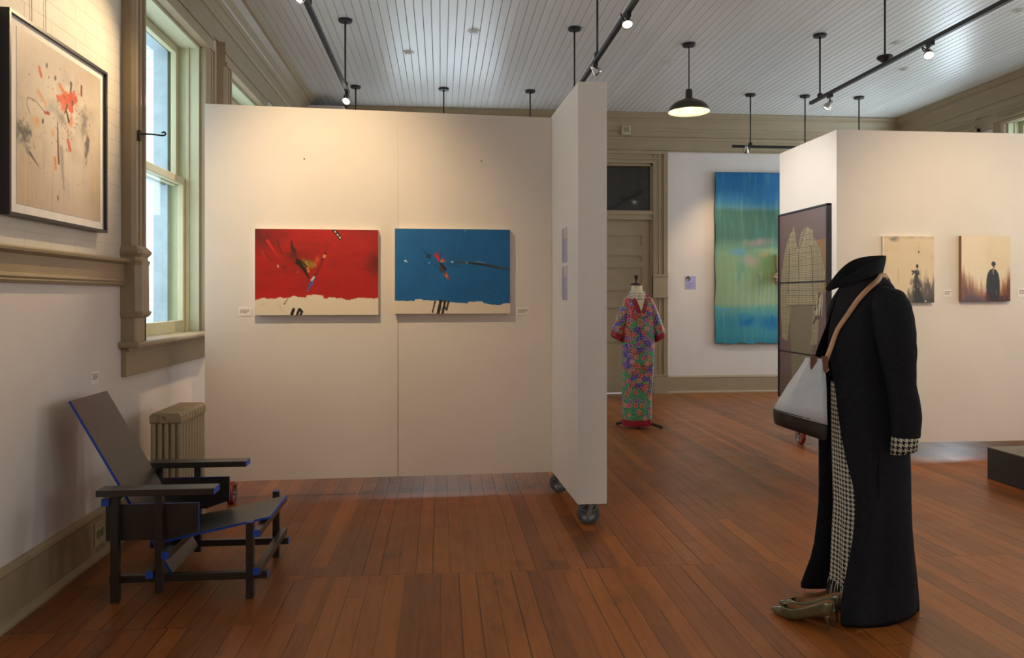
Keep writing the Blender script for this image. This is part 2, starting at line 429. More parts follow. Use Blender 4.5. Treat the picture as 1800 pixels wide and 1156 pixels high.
WIN_L = LWIN+[(4.69, 5.94), (6.55, 7.80)]; WIN_R = RWIN+[(7.28, 8.55), (9.15, 10.35)]
ZS, ZH, ZSR, ZHR = 1.115, 3.25, 1.115, 3.48
def side_wall(xi, xo, wins, zs, zh, mats, rail):
    mb = MB(); ed = [YF-.2]+[e for w_ in wins for e in w_]+[YB+.2]
    for k in range(0, len(ed), 2):                   # solid piers
        for z0, z1, m in ((0, rail, 1), (rail, H+.02, 0)): mb.box(min(xi, xo), max(xi, xo), ed[k], ed[k+1], z0, z1, m, {2: 2, 3: 2, (0 if xo < xi else 1): 2})
    for a, b in wins:
        mb.box(min(xi, xo), max(xi, xo), a, b, 0, zs, 1, {5: 2, (0 if xo < xi else 1): 2}); mb.box(min(xi, xo), max(xi, xo), a, b, zh, H+.02, 0, {4: 2, (0 if xo < xi else 1): 2})
    return mb
struct(side_wall(XL, XLO, WIN_L, ZS-.02, ZH+.02, None, 1.5).build('wall_left', [brick, wall_white, outer_white]))
struct(side_wall(XR, XRO, WIN_R, ZSR-.02, ZHR+.02, None, 1.5).build('wall_right', [wall_white, wall_white, outer_white]))
DX0, DX1 = 1.93, 3.00                                 # far door opening (behind the display panel to the near side)
mb = MB(); B0, B1 = BWIN[0]; mb.box(XLO, B0, YB, YB+.2, 0, H); mb.box(B0, B1, YB, YB+.2, 0, 2.4); mb.box(B0, B1, YB, YB+.2, 3.44, H); mb.box(B1, DX0, YB, YB+.2, 0, H); mb.box(DX1, XRO, YB, YB+.2, 0, H); mb.box(DX0, DX1, YB, YB+.2, 3.27, H)
struct(mb.build('wall_back', wall_white))
struct(MB().box(XLO, XRO, YF-.2, YF, 0, H).build('wall_front', wall_white))
# white boxed column in the far corner with a bent pipe above it
mb = MB(); mb.box(XL, -1.26, 10.12, YB, 0, 3.86); struct(mb.build('column_corner', panel_white))

def profile_run(prof, p0, p1, out, mat, name):
    """sweep a profile [(projection, z)] along a straight run p0->p1; out = direction of projection"""
    mb = MB(); rings = []
    for p in (p0, p1): rings.append([(p[0]+out[0]*d, p[1]+out[1]*d, z) for d, z in prof])
    n = len(prof); mb.add(rings[0]+rings[1], [(i, i+1, n+i+1, n+i) for i in range(n-1)]+[tuple(range(n)), tuple(range(n, 2*n))[::-1], (n-1, 0, n, 2*n-1)])
    return struct(mb.build(name, mat))
corn = [(0, 3.44), (.022, 3.44), (.022, 3.455), (.014, 3.462), (.014, 3.60), (.03, 3.61), (.038, 3.63), (.03, 3.65), (.026, 3.655), (.03, 3.72), (.045, 3.73), (.05, 3.75), (.05, 3.765), (.062, 3.78), (.085, 3.84), (.13, 3.885), (.155, 3.895), (.16, 3.915), (.175, 3.925), (.185, 3.945), (.185, 3.96), (0, 3.96)]
profile_run(corn, (XL, YF), (XL, 10.12), (1, 0), trim_paint, 'trim_1')
profile_run(corn, (-1.26, YB), (XR, YB), (0, -1), trim_paint, 'trim_2')
profile_run(corn, (XR, YF), (XR, YB), (-1, 0), trim_paint, 'trim_3')
rail = [(0, 1.432), (.02, 1.432), (.03, 1.445), (.026, 1.452), (.034, 1.46), (.03, 1.472), (.024, 1.476), (.024, 1.555), (.035, 1.56), (.055, 1.568), (.058, 1.58), (.05, 1.588), (0, 1.588)]
profile_run(rail, (XL, YF), (XL, 4.60), (1, 0), trim_paint, 'trim_4')
basep = [(0, 0), (.045, 0), (.045, .012), (.036, .028), (.022, .034), (.022, .215), (.026, .222), (.02, .235), (.008, .25), (0, .25)]
profile_run(basep, (XL, YF), (XL, 10.12), (1, 0), trim_paint, 'baseboard_left')
profile_run(basep, (3.09, YB), (XR, YB), (0, -1), trim_paint, 'baseboard_back')
profile_run(basep, (-1.26, YB), (DX0-.21, YB), (0, -1), trim_paint, 'baseboard_back_2')
profile_run(basep, (XR, YF), (XR, YB), (-1, 0), trim_paint, 'baseboard_right')

# ------------------------------------------------------------------ windows
def casing_bar(mb, a, b, z0, z1, xw, sg, m=0):
    """vertical moulded casing from y=a to y=b, projecting in sg direction from wall plane xw"""
    t = [(a, .055), (a+.02, .075), (a+(b-a)*.3, .078), (a+(b-a)*.34, .066), (a+(b-a)*.45, .066), (a+(b-a)*.5, .08), (a+(b-a)*.6, .08), (a+(b-a)*.65, .068), (b-.03, .066), (b-.022, .085), (b, .085)]
    pr = [(a, 0)]+t+[(b, 0)]
    n = len(pr); mb.add([(xw+sg*d, y, z0) for y, d in pr]+[(xw+sg*d, y, z1) for y, d in pr], [(i, (i+1) % n, n+(i+1) % n, n+i) for i in range(n)]+[tuple(range(n))[::-1], tuple(range(n, 2*n))], m)
def window(n, side, a, b, zs, zh, casings=True):
    xw, sg = (XL, 1) if side == 'l' else (XR, -1)
    P = lambda x0, x1: (min(xw+sg*x0, xw+sg*x1), max(xw+sg*x0, xw+sg*x1))
    r = struct(thing(f'window_{n}', (xw, (a+b)/2, zs)))
    mb = MB()
    for y0, y1 in ((a-.005, a+.02), (b-.02, b+.005)): mb.box(*P(.01, -.2), y0, y1, zs-.015, zh+.015)
    mb.box(*P(.01, -.2), a+.02, b-.02, zh-.02, zh+.015); mb.build('jamb', jamb_paint, r)
    zm = zs+(zh-zs)*.52
    for nm, d0, d1, z0, z1 in (('lower_sash', -.085, -.125, zs, zm+.03), ('upper_sash', -.135, -.175, zm-.03, zh-.02)):
        mb = MB(); w_ = .055
        mb.box(*P(d0, d1), a+.02, a+.02+w_, z0, z1); mb.box(*P(d0, d1), b-.02-w_, b-.02, z0, z1)
        mb.box(*P(d0, d1), a+.02+w_, b-.02-w_, z0, z0+(.085 if nm == 'lower_sash' else .055)); mb.box(*P(d0, d1), a+.02+w_, b-.02-w_, z1-.055, z1)
        s_ = mb.build(nm, sash_paint, r, bevel=.004)
        MB().box(*P((d0+d1)/2-.002, (d0+d1)/2+.002), a+.02+w_-.004, b-.02-w_+.004, z0+.05, z1-.05).build('pane', glass, s_)
    mb = MB()                                        # outer frame boards and storm rail
    for q in ((a+.005, a+.07), (b-.07, b-.005)): mb.box(*P(-.2, -.30), q[0], q[1], zs-.015, zh+.015)
    mb.box(*P(-.2, -.30), a+.07, b-.07, zh-.06, zh+.015); mb.box(*P(-.22, -.28), a+.07, b-.07, zm-.03, zm+.03); mb.box(*P(-.2, -.45), a+.07, b-.07, zs-.03, zs)
    mb.build('outer_frame', outer_frame, r)
    mb = MB()                                        # parting beads
    for y in (a+.02, b-.032): mb.box(*P(-.06, -.083), y, y+.012, zs, zh-.02)
    mb.build('stop_bead', sash_paint, r)
    if casings:
        mb = MB(); casing_bar(mb, b+.0, b+.15, zs, zh+.0, xw, sg); mb.build('casing', trim_paint, r)
        mb = MB(); casing_bar(mb, a-.145, a-.0, zs, zh+.0, xw, sg); mb.build('casing', trim_paint, r)
        mb = MB(); mb.box(*P(0, .07), a-.145, b+.15, zh, 3.442); mb.box(*P(.07, .085), a-.145, b+.15, zh, zh+.03); mb.box(*P(.07, .078), a-.145, b+.15, zh+.1, zh+.115); mb.build('head_casing', trim_paint, r)
    mb = MB(); mb.box(*P(-.085, .115), a-.19, b+.19, zs-.035, zs); mb.build('stool', trim_paint, r, bevel=.012)
    mb = MB(); mb.box(*P(0, .03), a-.145, b+.15, zs-.2, zs-.035); mb.box(*P(.03, .042), a-.145, b+.15, zs-.06, zs-.035); mb.build('apron', trim_paint, r, bevel=.004)
    return r
w1 = window(1, 'l', 4.69, 5.94, ZS, ZH)
window(2, 'l', 6.55, 7.80, ZS, ZH); window(3, 'r', 7.28, 8.55, ZSR, ZHR)
window(10, 'r', 9.15, 10.35, ZSR, ZHR)  # unseen window added as the source of the ceiling glare
k = 4
for a, b in LWIN: window(k, 'l', a, b, ZS, ZH); k += 1  # unseen windows added as daylight sources beside and behind the camera
for a, b in RWIN: window(k, 'r', a, b, ZSR, ZHR); k += 1
r = struct(thing('window_11', (.05, YB, 2.4)))          # unseen window added high in the far wall to light the ceiling
mb = MB(); a, b = BWIN[0]
for q in ((a, a+.06, 2.4, 3.44), (b-.06, b, 2.4, 3.44), (a+.06, b-.06, 2.4, 2.48), (a+.06, b-.06, 3.38, 3.44)): mb.box(q[0], q[1], YB+.06, YB+.10, q[2], q[3])
mb.build('sash', sash_paint, r); MB().box(a+.05, b-.05, YB+.078, YB+.082, 2.47, 3.39).build('pane', glass, r)
MB().box(a-.15, b+.15, YB-.11, YB+.06, 2.37, 2.40).build('stool', trim_paint, r)
mb = MB(); mb.box(a-.14, a, YB-.06, YB, 2.4, 3.44); mb.box(b, b+.14, YB-.06, YB, 2.4, 3.44); mb.build('casing', trim_paint, r)
# carved plinth block low on the near casing
def octa(x, y, hx_, hy_, c, z):                       # chamfered rectangle against the wall
    return [(x, y-hy_, z), (x+hx_-c, y-hy_, z), (x+hx_, y-hy_+c, z), (x+hx_, y+hy_-c, z), (x+hx_-c, y+hy_, z), (x, y+hy_, z)]
mb = MB(); yc = 4.615
rings = [octa(XL, yc, d, hw, c, z) for z, d, hw, c in ((1.115, .085, .076, .01), (1.25, .085, .076, .01), (1.255, .10, .082, .015), (1.27, .115, .085, .02), (1.285, .118, .088, .02), (1.29, .108, .083, .025), (1.55, .108, .083, .03), (1.575, .112, .086, .02), (1.585, .10, .08, .02), (1.60, .10, .08, .02), (1.62, .118, .088, .02), (1.635, .118, .088, .02), (1.65, .10, .08, .01), (1.665, .088, .075, .01))]
mb.loft(rings, True, True, True); mb.build('plinth_block', trim_paint, w1)
mb = MB(); mb.box(XL+.08, XL+.092, 4.575, 4.60, 2.27, 2.33); mb.tube(crom([(XL+.09, 4.588, 2.31), (XL+.15, 4.60, 2.312), (XL+.20, 4.62, 2.31), (XL+.215, 4.63, 2.32), (XL+.205, 4.64, 2.335), (XL+.19, 4.64, 2.33)], 4), .005, 6)
tag(mb.build('curtain_bracket', black_metal), 'small black hooked curtain bracket on the window casing near the framed print', 'bracket')

# ------------------------------------------------------------------ far door
r = struct(thing('door_1', ((DX0+DX1)/2, YB, 0)))
mb = MB(); xs0, xs1 = DX0+.045, DX1-.025
yd = YB+.03
mb.box(xs0, xs0+.11, yd, yd+.045, .012, 2.475); mb.box(xs1-.11, xs1, yd, yd+.045, .012, 2.475)
rows = [.012, .24, .74, .86, 1.20, 1.24, 1.50, 1.60, 1.80, 1.90, 2.09, 2.24, 2.46]
zz = [(.012, .26), (.74, .90), (1.22, 1.29), (1.47, 1.545), (1.80, 1.865), (1.97, 2.10), (2.255, 2.475)]
for a, b in zz: mb.box(xs0+.11, xs1-.11, yd, yd+.045, a, b)
mb.box(xs0+.11, xs1-.11, yd+.018, yd+.03, .2, 2.3)
for (a, b), (c, d) in zip(zz[:-1], zz[1:]):          # panel mouldings
    for q in ((xs0+.11, xs0+.125, b, c), (xs1-.125, xs1-.11, b, c)): mb.box(q[0], q[1], yd+.006, yd+.02, q[2], q[3])
    mb.box(xs0+.125, xs1-.125, yd+.006, yd+.02, b, b+.015); mb.box(xs0+.125, xs1-.125, yd+.006, yd+.02, c-.015, c)
mb.build('door_leaf', trim_paint, r)
mb = MB(); mb.box(DX0, xs0, YB-.01, YB+.2, 0, 3.27); mb.box(xs1, DX1, YB-.01, YB+.2, 0, 3.27); mb.box(DX0, DX1, YB-.01, YB+.2, 3.235, 3.27); mb.box(DX0, DX1, YB-.02, YB+.12, 2.475, 2.60); mb.box(DX0, DX1, YB-.04, YB, 2.545, 2.585); mb.box(DX0, DX1, YB-.03, YB, 2.47, 2.49)
mb.build('door_frame', trim_paint, r)
g = G('dark transom glass'); g.set(Base_Color=lin('#2c2a27'), Roughness=.06, Specular_IOR_Level=.6)
MB().box(xs0, xs1, YB+.05, YB+.056, 2.60, 3.235).build('transom_pane', g.m, r)
mb = MB()
for (a, b) in ((DX1-.0, DX1+.21), (DX0-.0, DX0-.21)):
    sg_ = 1 if b > a else -1; a_0 = a; a, b = 0, .21
    prs = [(a, 0), (a, .04), (a+.03, .05), (a+.04, .03), (a+.08, .03), (a+.085, .042), (a+.11, .042), (a+.115, .03), (a+.15, .03), (a+.155, .055), (b, .06), (b, 0)]
    prs = [(a_0+sg_*x_, d) for x_, d in prs][::sg_]
    n = len(prs); mb.add([(x_, YB-d, .26) for x_, d in prs]+[(x_, YB-d, 3.44) for x_, d in prs], [(i, (i+1) % n, n+(i+1) % n, n+i) for i in range(n)]+[tuple(range(n))[::-1], tuple(range(n, 2*n))])
mb.box(DX0-.21, DX0, YB-.062, YB, 0, .26); mb.box(DX1, DX1+.21, YB-.062, YB, 0, .26); mb.box(DX1, DX1+.215, YB-.068, YB, .25, .27)
mb.box(DX1-.005, DX1+.215, YB-.072, YB, 1.36, 1.39); mb.box(DX1-.005, DX1+.215, YB-.072, YB, 1.66, 1.69); mb.box(DX1, DX1+.21, YB-.06, YB, 1.39, 1.66)
mb.build('door_casing', trim_paint, r)
mb = MB(); mb.box(DX0-.21, DX1, YB-.03, YB, 3.27, 3.44); mb.box(DX0-.21, DX1+.05, YB-.05, YB, 3.27, 3.30); mb.box(DX0-.21, DX1+.1, YB-.045, YB, 3.33, 3.35); mb.box(DX0-.21, DX1+.21, YB-.06, YB, 3.40, 3.44)
mb.build('head_casing', trim_paint, r)

# ------------------------------------------------------------------ things fixed to walls and ceiling
o = thing('electrical_outlet', (XL+.024, 4.21, .13), 'beige double electrical outlet on the baseboard behind the chair', 'outlet')
MB().box(XL+.022, XL+.03, 4.15, 4.27, .07, .19).build('cover_plate', cream_plate, o, bevel=.003)
mb = MB()
for y in (4.185, 4.235): mb.lathe([(.022, 0), (.022, .003)], (XL+.030, y, .13), 14, 0, 'x')
mb.build('socket', M('outlet socket', '#8c8266', .5), o)
def label_card(T, W, Z0, Z1, label, group=None, lines=3):
    """small printed wall label; the print is too small to read"""
    mb = MB(T); mb.box(0, W, -.003, 0, Z0, Z1)
    hgt = Z1-Z0
    q = random.Random(int(W*1e5)+int(Z0*1e4))
    for k_ in range(lines):
        z = Z1-hgt*(.28+.17*k_); x_ = W*.14
        while x_ < W*(.86-.12*k_):
            l_ = W*(.05+.1*q.random()); mb.box(x_, x_+l_, -.0036, -.003, z-hgt*.05, z+hgt*.05, 1); x_ += l_+W*.03
    return tag(mb.build('wall_label', [paper, ink]), label, 'label', group)
TL = lambda s, d, z: (XL-d+0.0, 4.17+s, z)            # on the near wall
label_card(lambda s, d, z: (XL-d, 4.17+s, z), .086, .915, .98, 'small white label on the wall under the chair rail above the black chair')
A2 = math.radians(2.0); BX, BY = .784, 5.379
E1 = (math.cos(A2), math.sin(A2)); E2 = (-math.sin(A2), math.cos(A2))
def TP(s, d, z): return (BX+E1[0]*s+E2[0]*d, BY+E1[1]*s+E2[1]*d, z)     # frame of the rolling partition: s along, d behind face
label_card(lambda s, d, z: TP(-2.143+s, d, z), .083, 1.243, 1.30, 'small white label beside the red painting on the white partition')
label_card(lambda s, d, z: TP(-.255+s, d, z), .09, 1.243, 1.296, 'small white label beside the blue painting on the white partition')
RX, RY = 3.33, 6.18
label_card(lambda s, d, z: (4.285+s, RY+d, z), .08, 1.372, 1.435, 'small white label between the two small figure pictures')
label_card(lambda s, d, z: (4.965+s, RY+d, z), .09, 1.372, 1.45, 'small white label beyond the dark cloaked figure picture at the frame edge')

o = thing('alarm_box', (2.604, YB-.05, 3.726), 'small cream alarm box on the olive frieze above the far door', 'alarm box')
MB().box(2.537, 2.671, YB-.075, YB-.02, 3.662, 3.792).build('case', cream_plate, o, bevel=.006)
mb = MB()
for k in range(4): mb.box(2.57, 2.645, YB-.079, YB-.074, 3.70+k*.02, 3.712+k*.02)
mb.build('grille', M('alarm grille', '#8f8768', .5), o)

mb = MB(); mb.tube(crom([(-1.58, 10.08, 3.70), (-1.55, 10.08, 3.76), (-1.48, 10.08, 3.79), (-1.40, 10.08, 3.76), (-1.36, 10.08, 3.68), (-1.36, 10.08, 3.2)], 5), .02, 8)
tag(mb.build('bent_pipe', M('bent pipe', '#7c7866', .5)), 'thin bent pipe arching on the white corner column above the partition', 'pipe')

sp = [(-.342, 8.168, 'above the red painting'), (.321, 7.462, 'above the blue painting'), (2.5, 8.239, 'just behind the hanging pendant lamp'), (5.245, 8.237, 'beyond the long bare-rod track'), (4.636, 7.396, 'close beside the long track'), (5.213, 6.457, 'in the glare of the shiny boards')]
first = None
for x_, y_, lb in sp:
    if first is None:
        mb = MB(); mb.lathe([(0.0, -.014), (.03, -.014), (.034, -.010), (.036, 0), (.058, 0), (.062, .004), (.062, .012)], (x_, y_, H-.010), 24); first = mb.build('sprinkler_cover', sprink); base = (x_, y_); o = first
    else:
        o = first.copy(); COL.objects.link(o); o.location = (x_-base[0], y_-base[1], 0)
    tag(o, 'round white sprinkler cover on the ceiling '+lb, 'sprinkler', 'sprinkler covers on the ceiling')

# ------------------------------------------------------------------ track lighting
ZT = 3.335
def track(loc, a, b, axis, rods, label, ztop=ZT, discs=()):
    r = thing('light_track', loc, label, 'light track', 'suspended lighting tracks')
    mb = MB()
    if axis == 'y': mb.box(loc[0]-.018, loc[0]+.018, a, b, ztop-.018, ztop+.014)
    else: mb.box(a, b, loc[1]-.018, loc[1]+.018, ztop-.018, ztop+.014)
    mb.build('rail', black_metal, r, bevel=.003)
    for q in rods:
        x_, y_ = (loc[0], q) if axis == 'y' else (q, loc[1])
        mb = MB(); mb.tube([(x_, y_, ztop+.01), (x_, y_, H-.02)], .0085, 8); mb.lathe([(.026, 0), (.026, .03), (.012, .045)], (x_, y_, ztop+.008), 12); mb.build('rod', black_metal, r, True)
        mb = MB(); mb.lathe([(.0, -.032), (.012, -.032), (.02, -.026), (.058, -.024), (.064, -.018), (.064, 0)], (x_, y_, H), 24); mb.build('canopy', black_metal, r)
    for q in discs:
        mb = MB(); mb.lathe([(.02, 0), (.06, .012), (.066, .02), (.06, .034), (.012, .05)], (loc[0], q, ztop+.012), 20); mb.build('feed_disc', black_metal, r)
    return r
track((-.89, 7.26, ZT), 1.4, 7.46, 'y', [7.26, 5.25, 2.6], 'black ceiling track running along the window wall above the framed print')
track((1.282, 7.28, ZT), 1.4, 7.5, 'y', [7.28, 6.2, 2.6], 'black ceiling track passing over the narrow partition end')
track((3.729, 7.24, ZT), 1.4, 7.43, 'y', [7.24, 2.6], 'long black ceiling track over the black coat with a round feed disc')
o_ = [x for x in COL.objects if x.name.startswith('light_track')][-1]
mb = MB(); mb.tube([(3.729, 6.13, ZT), (3.729, 6.13, H-.02)], .0085, 8); mb.build('rod', black_metal, o_, True)
mb = MB(); mb.lathe([(.02, 0), (.058, .03), (.066, .04), (.06, .055), (.012, .07)], (3.729, 6.13, ZT+.012), 20); mb.build('feed_disc', black_metal, o_)
mb = MB(); mb.lathe([(.0, -.032), (.012, -.032), (.02, -.026), (.058, -.024), (.064, -.018), (.064, 0)], (3.729, 6.13, H), 24); mb.build('canopy', black_metal, o_)
track((4.6, 9.45, ZT-.04), 3.70, 5.7, 'x', [3.94, 4.667, 5.395], 'short black crosswise ceiling track before the far wall textile', ZT-.04)
track((.04, 9.54, ZT-.04), -1.2, 1.3, 'x', [-1.043, .035, 1.116], 'black crosswise ceiling track on three rods behind the white partition', ZT-.04)
lens_on = emis('lit lamp lens', '#fff0d4', 14.0)
def head(loc, aim, label, watts, cone=58, blend=.6, color=WARM, shown=True):
    """adjustable track head: adapter, bracket, bell-shaped shade, glowing lens and its real lamp; loc = lens centre"""
    L = Vector(loc); d = (Vector(aim)-L).normalized(); r = thing('track_spotlight', loc, label, 'spotlight', 'spotlights on the ceiling tracks')
    u = d.cross(Vector((0, 0, 1))).normalized() if abs(d.z) < .98 else Vector((1, 0, 0)); v = d.cross(u)
    def ring(dist, rad, n=16): return [tuple(L+d*dist+rad*(math.cos(2*PI*i/n)*u+math.sin(2*PI*i/n)*v)) for i in range(n)]
    mb = MB(); mb.loft([ring(-.085, .010), ring(-.085, .018), ring(-.06, .022), ring(-.02, .036), ring(.0, .038), ring(.006, .036), ring(.0, .033)], True, True, False, flip=True)
    s_ = mb.build('lamp_shade', chrome, r, True)
    mb = MB(); mb.loft([ring(-.004, .033), ring(-.002, .02), ring(0, .001)], True); mb.build('lens', lens_on, r)
    zt = (ZT if abs(loc[1]-9.45) > .3 else ZT-.04)-.018
    tx, ty = round(loc[0], 3), loc[1]
    for k_ in (-.89, 1.282, 3.729): 
        if abs(loc[0]-k_) < .12 and abs(loc[1]-9.45) > .3: tx = k_
    mb = MB(); mb.box(tx-.014, tx+.014, ty-.05, ty+.02, zt-.028, zt); mb.build('adapter', black_metal, r)
    bk = L-d*.07
    mb = MB(); mb.tube(crom([(tx, ty-.02, zt-.02), (tx+.03*u.x, ty-.02+.03*u.y, zt-.05), tuple(bk+u*.04+Vector((0, 0, .03))), tuple(bk+u*.03), tuple(bk)], 4), .005, 6); mb.build('bracket', black_metal, r, True)
    ld = bpy.data.lights.new('spot_lamp', 'SPOT'); ld.energy = watts; ld.spot_size = math.radians(cone); ld.spot_blend = blend; ld.color = color; ld.shadow_soft_size = .025
    lo = bpy.data.objects.new('spot_lamp', ld); COL.objects.link(lo); lo.location = L+d*.02; lo.rotation_euler = d.to_track_quat('-Z', 'Y').to_euler()
    return r
head((-.9, 7.40, 3.235), (-1.80, 4.75, .75), 'bright spotlight at the end of the first track above the partition top', 170, 60)
head((-.88, 3.85, 3.23), TP(-1.5, 0, 1.8), 'spotlight facing the red painting on the first track', 150, 78, 1.0)
head((-.88, 4.85, 3.23), (XL, 3.80, 2.35), 'spotlight facing the framed print on the first track', 135, 62, .9)
head((1.282, 5.18, 3.25), (1.1, 3.2, 0), 'spotlight on the second track hanging nearest the camera', 55, 70)
head((1.31, 6.29, 3.245), (RX, 6.8, 1.6), 'spotlight turned toward the dark clothing photograph on the second track', 180, 74, .8, (1, .93, .84))
head((3.729, 5.545, 3.222), (2.6, 3.2, .2), 'brightest spotlight on the long track over the coat', 70, 70)
head((3.70, 7.06, 3.19), (2.2, 7.6, .6), 'spotlight at the far end of the long track', 70, 70)
head((3.88, 9.45, 3.225), (4.2, YB, 1.6), 'small unlit-looking spotlight on the crosswise track by the textile', 60, 80, .8)
head((3.76, 3.95, 3.23), (4.5, RY, 1.4), 'spotlight facing the two small figure pictures on the long track', 125, 80, .9)
head((3.70, 3.2, 3.23), (6.2, 6.6, 1.2), 'spotlight on the long track turned to the outer wall', 60, 80, .9)

r = thing('pendant_lamp', (2.53, 7.63, H), 'dark dome pendant lamp hanging between the second and third tracks', 'pendant lamp')
mb = MB(); mb.lathe([(0, -.035), (.012, -.035), (.018, -.03), (.06, -.026), (.068, -.018), (.068, 0)], (2.53, 7.63, H), 24); mb.build('canopy', black_metal, r)
mb = MB(); mb.tube([(2.53, 7.63, 3.48), (2.53, 7.63, H-.03)], .006, 8); mb.build('rod', black_metal, r)
mb = MB(); mb.lathe([(.0, .265), (.028, .262), (.034, .25), (.036, .175), (.05, .165), (.09, .148), (.15, .12), (.185, .09), (.205, .055), (.212, .03), (.208, .03), (.2, .052), (.18, .085), (.145, .112), (.08, .14), (.03, .15)], (2.53, 7.63, 3.235), 36, cap0=False, cap1=True)
sh = mb.build('lamp_shade', [brass_dark, shade_in], r, True)
n36 = 36
for p in sh.data.polygons:
    if p.index >= 9*n36: p.material_index = 1
mb = MB(); mb.lathe([(.0, -.07), (.03, -.06), (.042, -.03), (.036, 0), (.02, .03), (.016, .05)], (2.53, 7.63, 3.34), 18); mb.build('bulb', emis('lit bulb', '#ffe2ae', 5.0), r, True)
ld = bpy.data.lights.new('bulb_lamp', 'POINT'); ld.energy = 5; ld.color = (1, .78, .5); ld.shadow_soft_size = .05
lo = bpy.data.objects.new('bulb_lamp', ld); COL.objects.link(lo); lo.location = (2.53, 7.63, 3.25)

# ------------------------------------------------------------------ rolling partitions
def caster(c, axis, mats, parent, R=.066):
    """swivel caster: wheel with tyre and hub, fork and plate; c = point on the floor under the wheel"""
    x_, y_ = c; r = MB(); w_ = .02
    prof = [(R-.02, -w_), (R-.004, -w_), (R, -w_+.004), (R, w_-.004), (R-.004, w_), (R-.02, w_)]
    r.lathe(prof, (x_, y_, R), 32, 0, axis, False, False); r.lathe([(0, -w_+.006), (R-.02, -w_+.006), (R-.02, -w_)], (x_, y_, R), 32, 1, axis, False, False); r.lathe([(R-.02, w_), (R-.02, w_-.006), (0, w_-.006)], (x_, y_, R), 32, 1, axis, False, False)
    r.lathe([(.0, -.026), (.014, -.026), (.014, .026), (0, .026)], (x_, y_, R), 12, 1, axis)
    for k in range(3):
        a = .5+k*2*PI/3
        p0 = (R*.25*math.cos(a), R*.25*math.sin(a)); p1 = (R*.68*math.cos(a), R*.68*math.sin(a)); y2 = -w_+.003
        q = [((x_+p[0], y_+y2, R+p[1]) if axis == 'y' else (x_+y2, y_+p[0], R+p[1])) for p in (p0, p1)]
        r.tube(q, .005, 6, 1)
    wo = r.build('caster', mats, parent, True)
    m = MB(); top = .132
    for s_ in (-1, 1):
        d = s_*.027
        if axis == 'y': m.hexa([(x_-.012, y_+d-.003, R-.012), (x_+.012, y_+d-.003, R-.012), (x_+.012, y_+d+.003, R-.012), (x_-.012, y_+d+.003, R-.012)], [(x_-.02+.02, y_+d-.003, top), (x_+.03, y_+d-.003, top), (x_+.03, y_+d+.003, top), (x_-.0, y_+d+.003, top)])
        else: m.hexa([(x_+d-.003, y_-.012, R-.012), (x_+d+.003, y_-.012, R-.012), (x_+d+.003, y_+.012, R-.012), (x_+d-.003, y_+.012, R-.012)], [(x_+d-.003, y_, top), (x_+d+.003, y_, top), (x_+d+.003, y_+.03, top), (x_+d-.003, y_+.03, top)])
    m.box(x_-.032, x_+.032, y_-.032, y_+.032, top-.006, top-.001); m.build('fork', caster_grey, wo)
    return wo
r = thing('rolling_partition', (BX, BY, 0), 'white L-shaped rolling partition carrying the red and blue paintings', 'partition', None, 'thing')
PB, PT, TH = .13, 2.658, .178
def tpbox(mb, s0, s1, d0, d1, z0, z1, m=0):
    mb.box(s0, s1, d0, d1, z0, z1, m)
def sheet(a, b, a0, b0, za, zb):
    mb = MB(TP); mb.hexa([(a0, 0, PB), (b0, 0, PB), (b0, TH, PB), (a0, TH, PB)], [(a, 0, za), (b, 0, zb), (b, TH, zb), (a, TH, za)]); mb.build('panel', panel_white, r)
sheet(-2.362, -1.0800, -2.362, -1.0822, 2.667, 2.654)
sheet(-1.0798, 0, -1.0775, 0, 2.654, 2.643)
mb = MB(TP); tpbox(mb, 0.001, TH, -.868, TH, PB, PT); mb.build('panel', panel_white, r, bevel=.003)
q = TP(.075, -.82, 0); caster(q[:2], 'y', [caster_dark, caster_grey], r, .068)
q = TP(.045, -.05, 0); caster(q[:2], 'y', [caster_dark, caster_grey], r, .068)
q = TP(-2.20, .09, 0); caster((-1.385, 5.235), 'x', [caster_red, caster_grey], r, .07)
for s_, z_ in ((-1.712, 2.312), (-.502, 2.324)):
    p_ = TP(s_, 0, z_); m = MB(); m.lathe([(.004, -.006), (.004, 0), (.0015, .002), (.0015, .03)], p_, 8, 0, 'y')
    tag(m.build('nail', black_metal), 'small nail in the white partition above the '+('red' if s_ < -1 else 'blue')+' painting', 'nail', 'nails in the partition')

r = thing('rolling_partition', (RX, RY, 0), 'white rolling partition with the clothing photograph and two small figure pictures', 'partition', None, 'thing')
mb = MB(); mb.prism([(RX, RY), (5.75, RY), (5.75, RY+.17), (RX+.17, RY+.17), (RX+.17, 7.27), (RX, 7.27)], .13, 2.785, lambda a, b, d: (a, b, d)); mb.build('panel', panel_white, r)
caster((3.345, 6.86), 'x', [caster_red, caster_grey], r, .068)
caster((5.45, 6.27), 'x', [caster_red, caster_grey], r, .068)
caster((3.45, 6.30), 'x', [caster_red, caster_grey], r, .068)

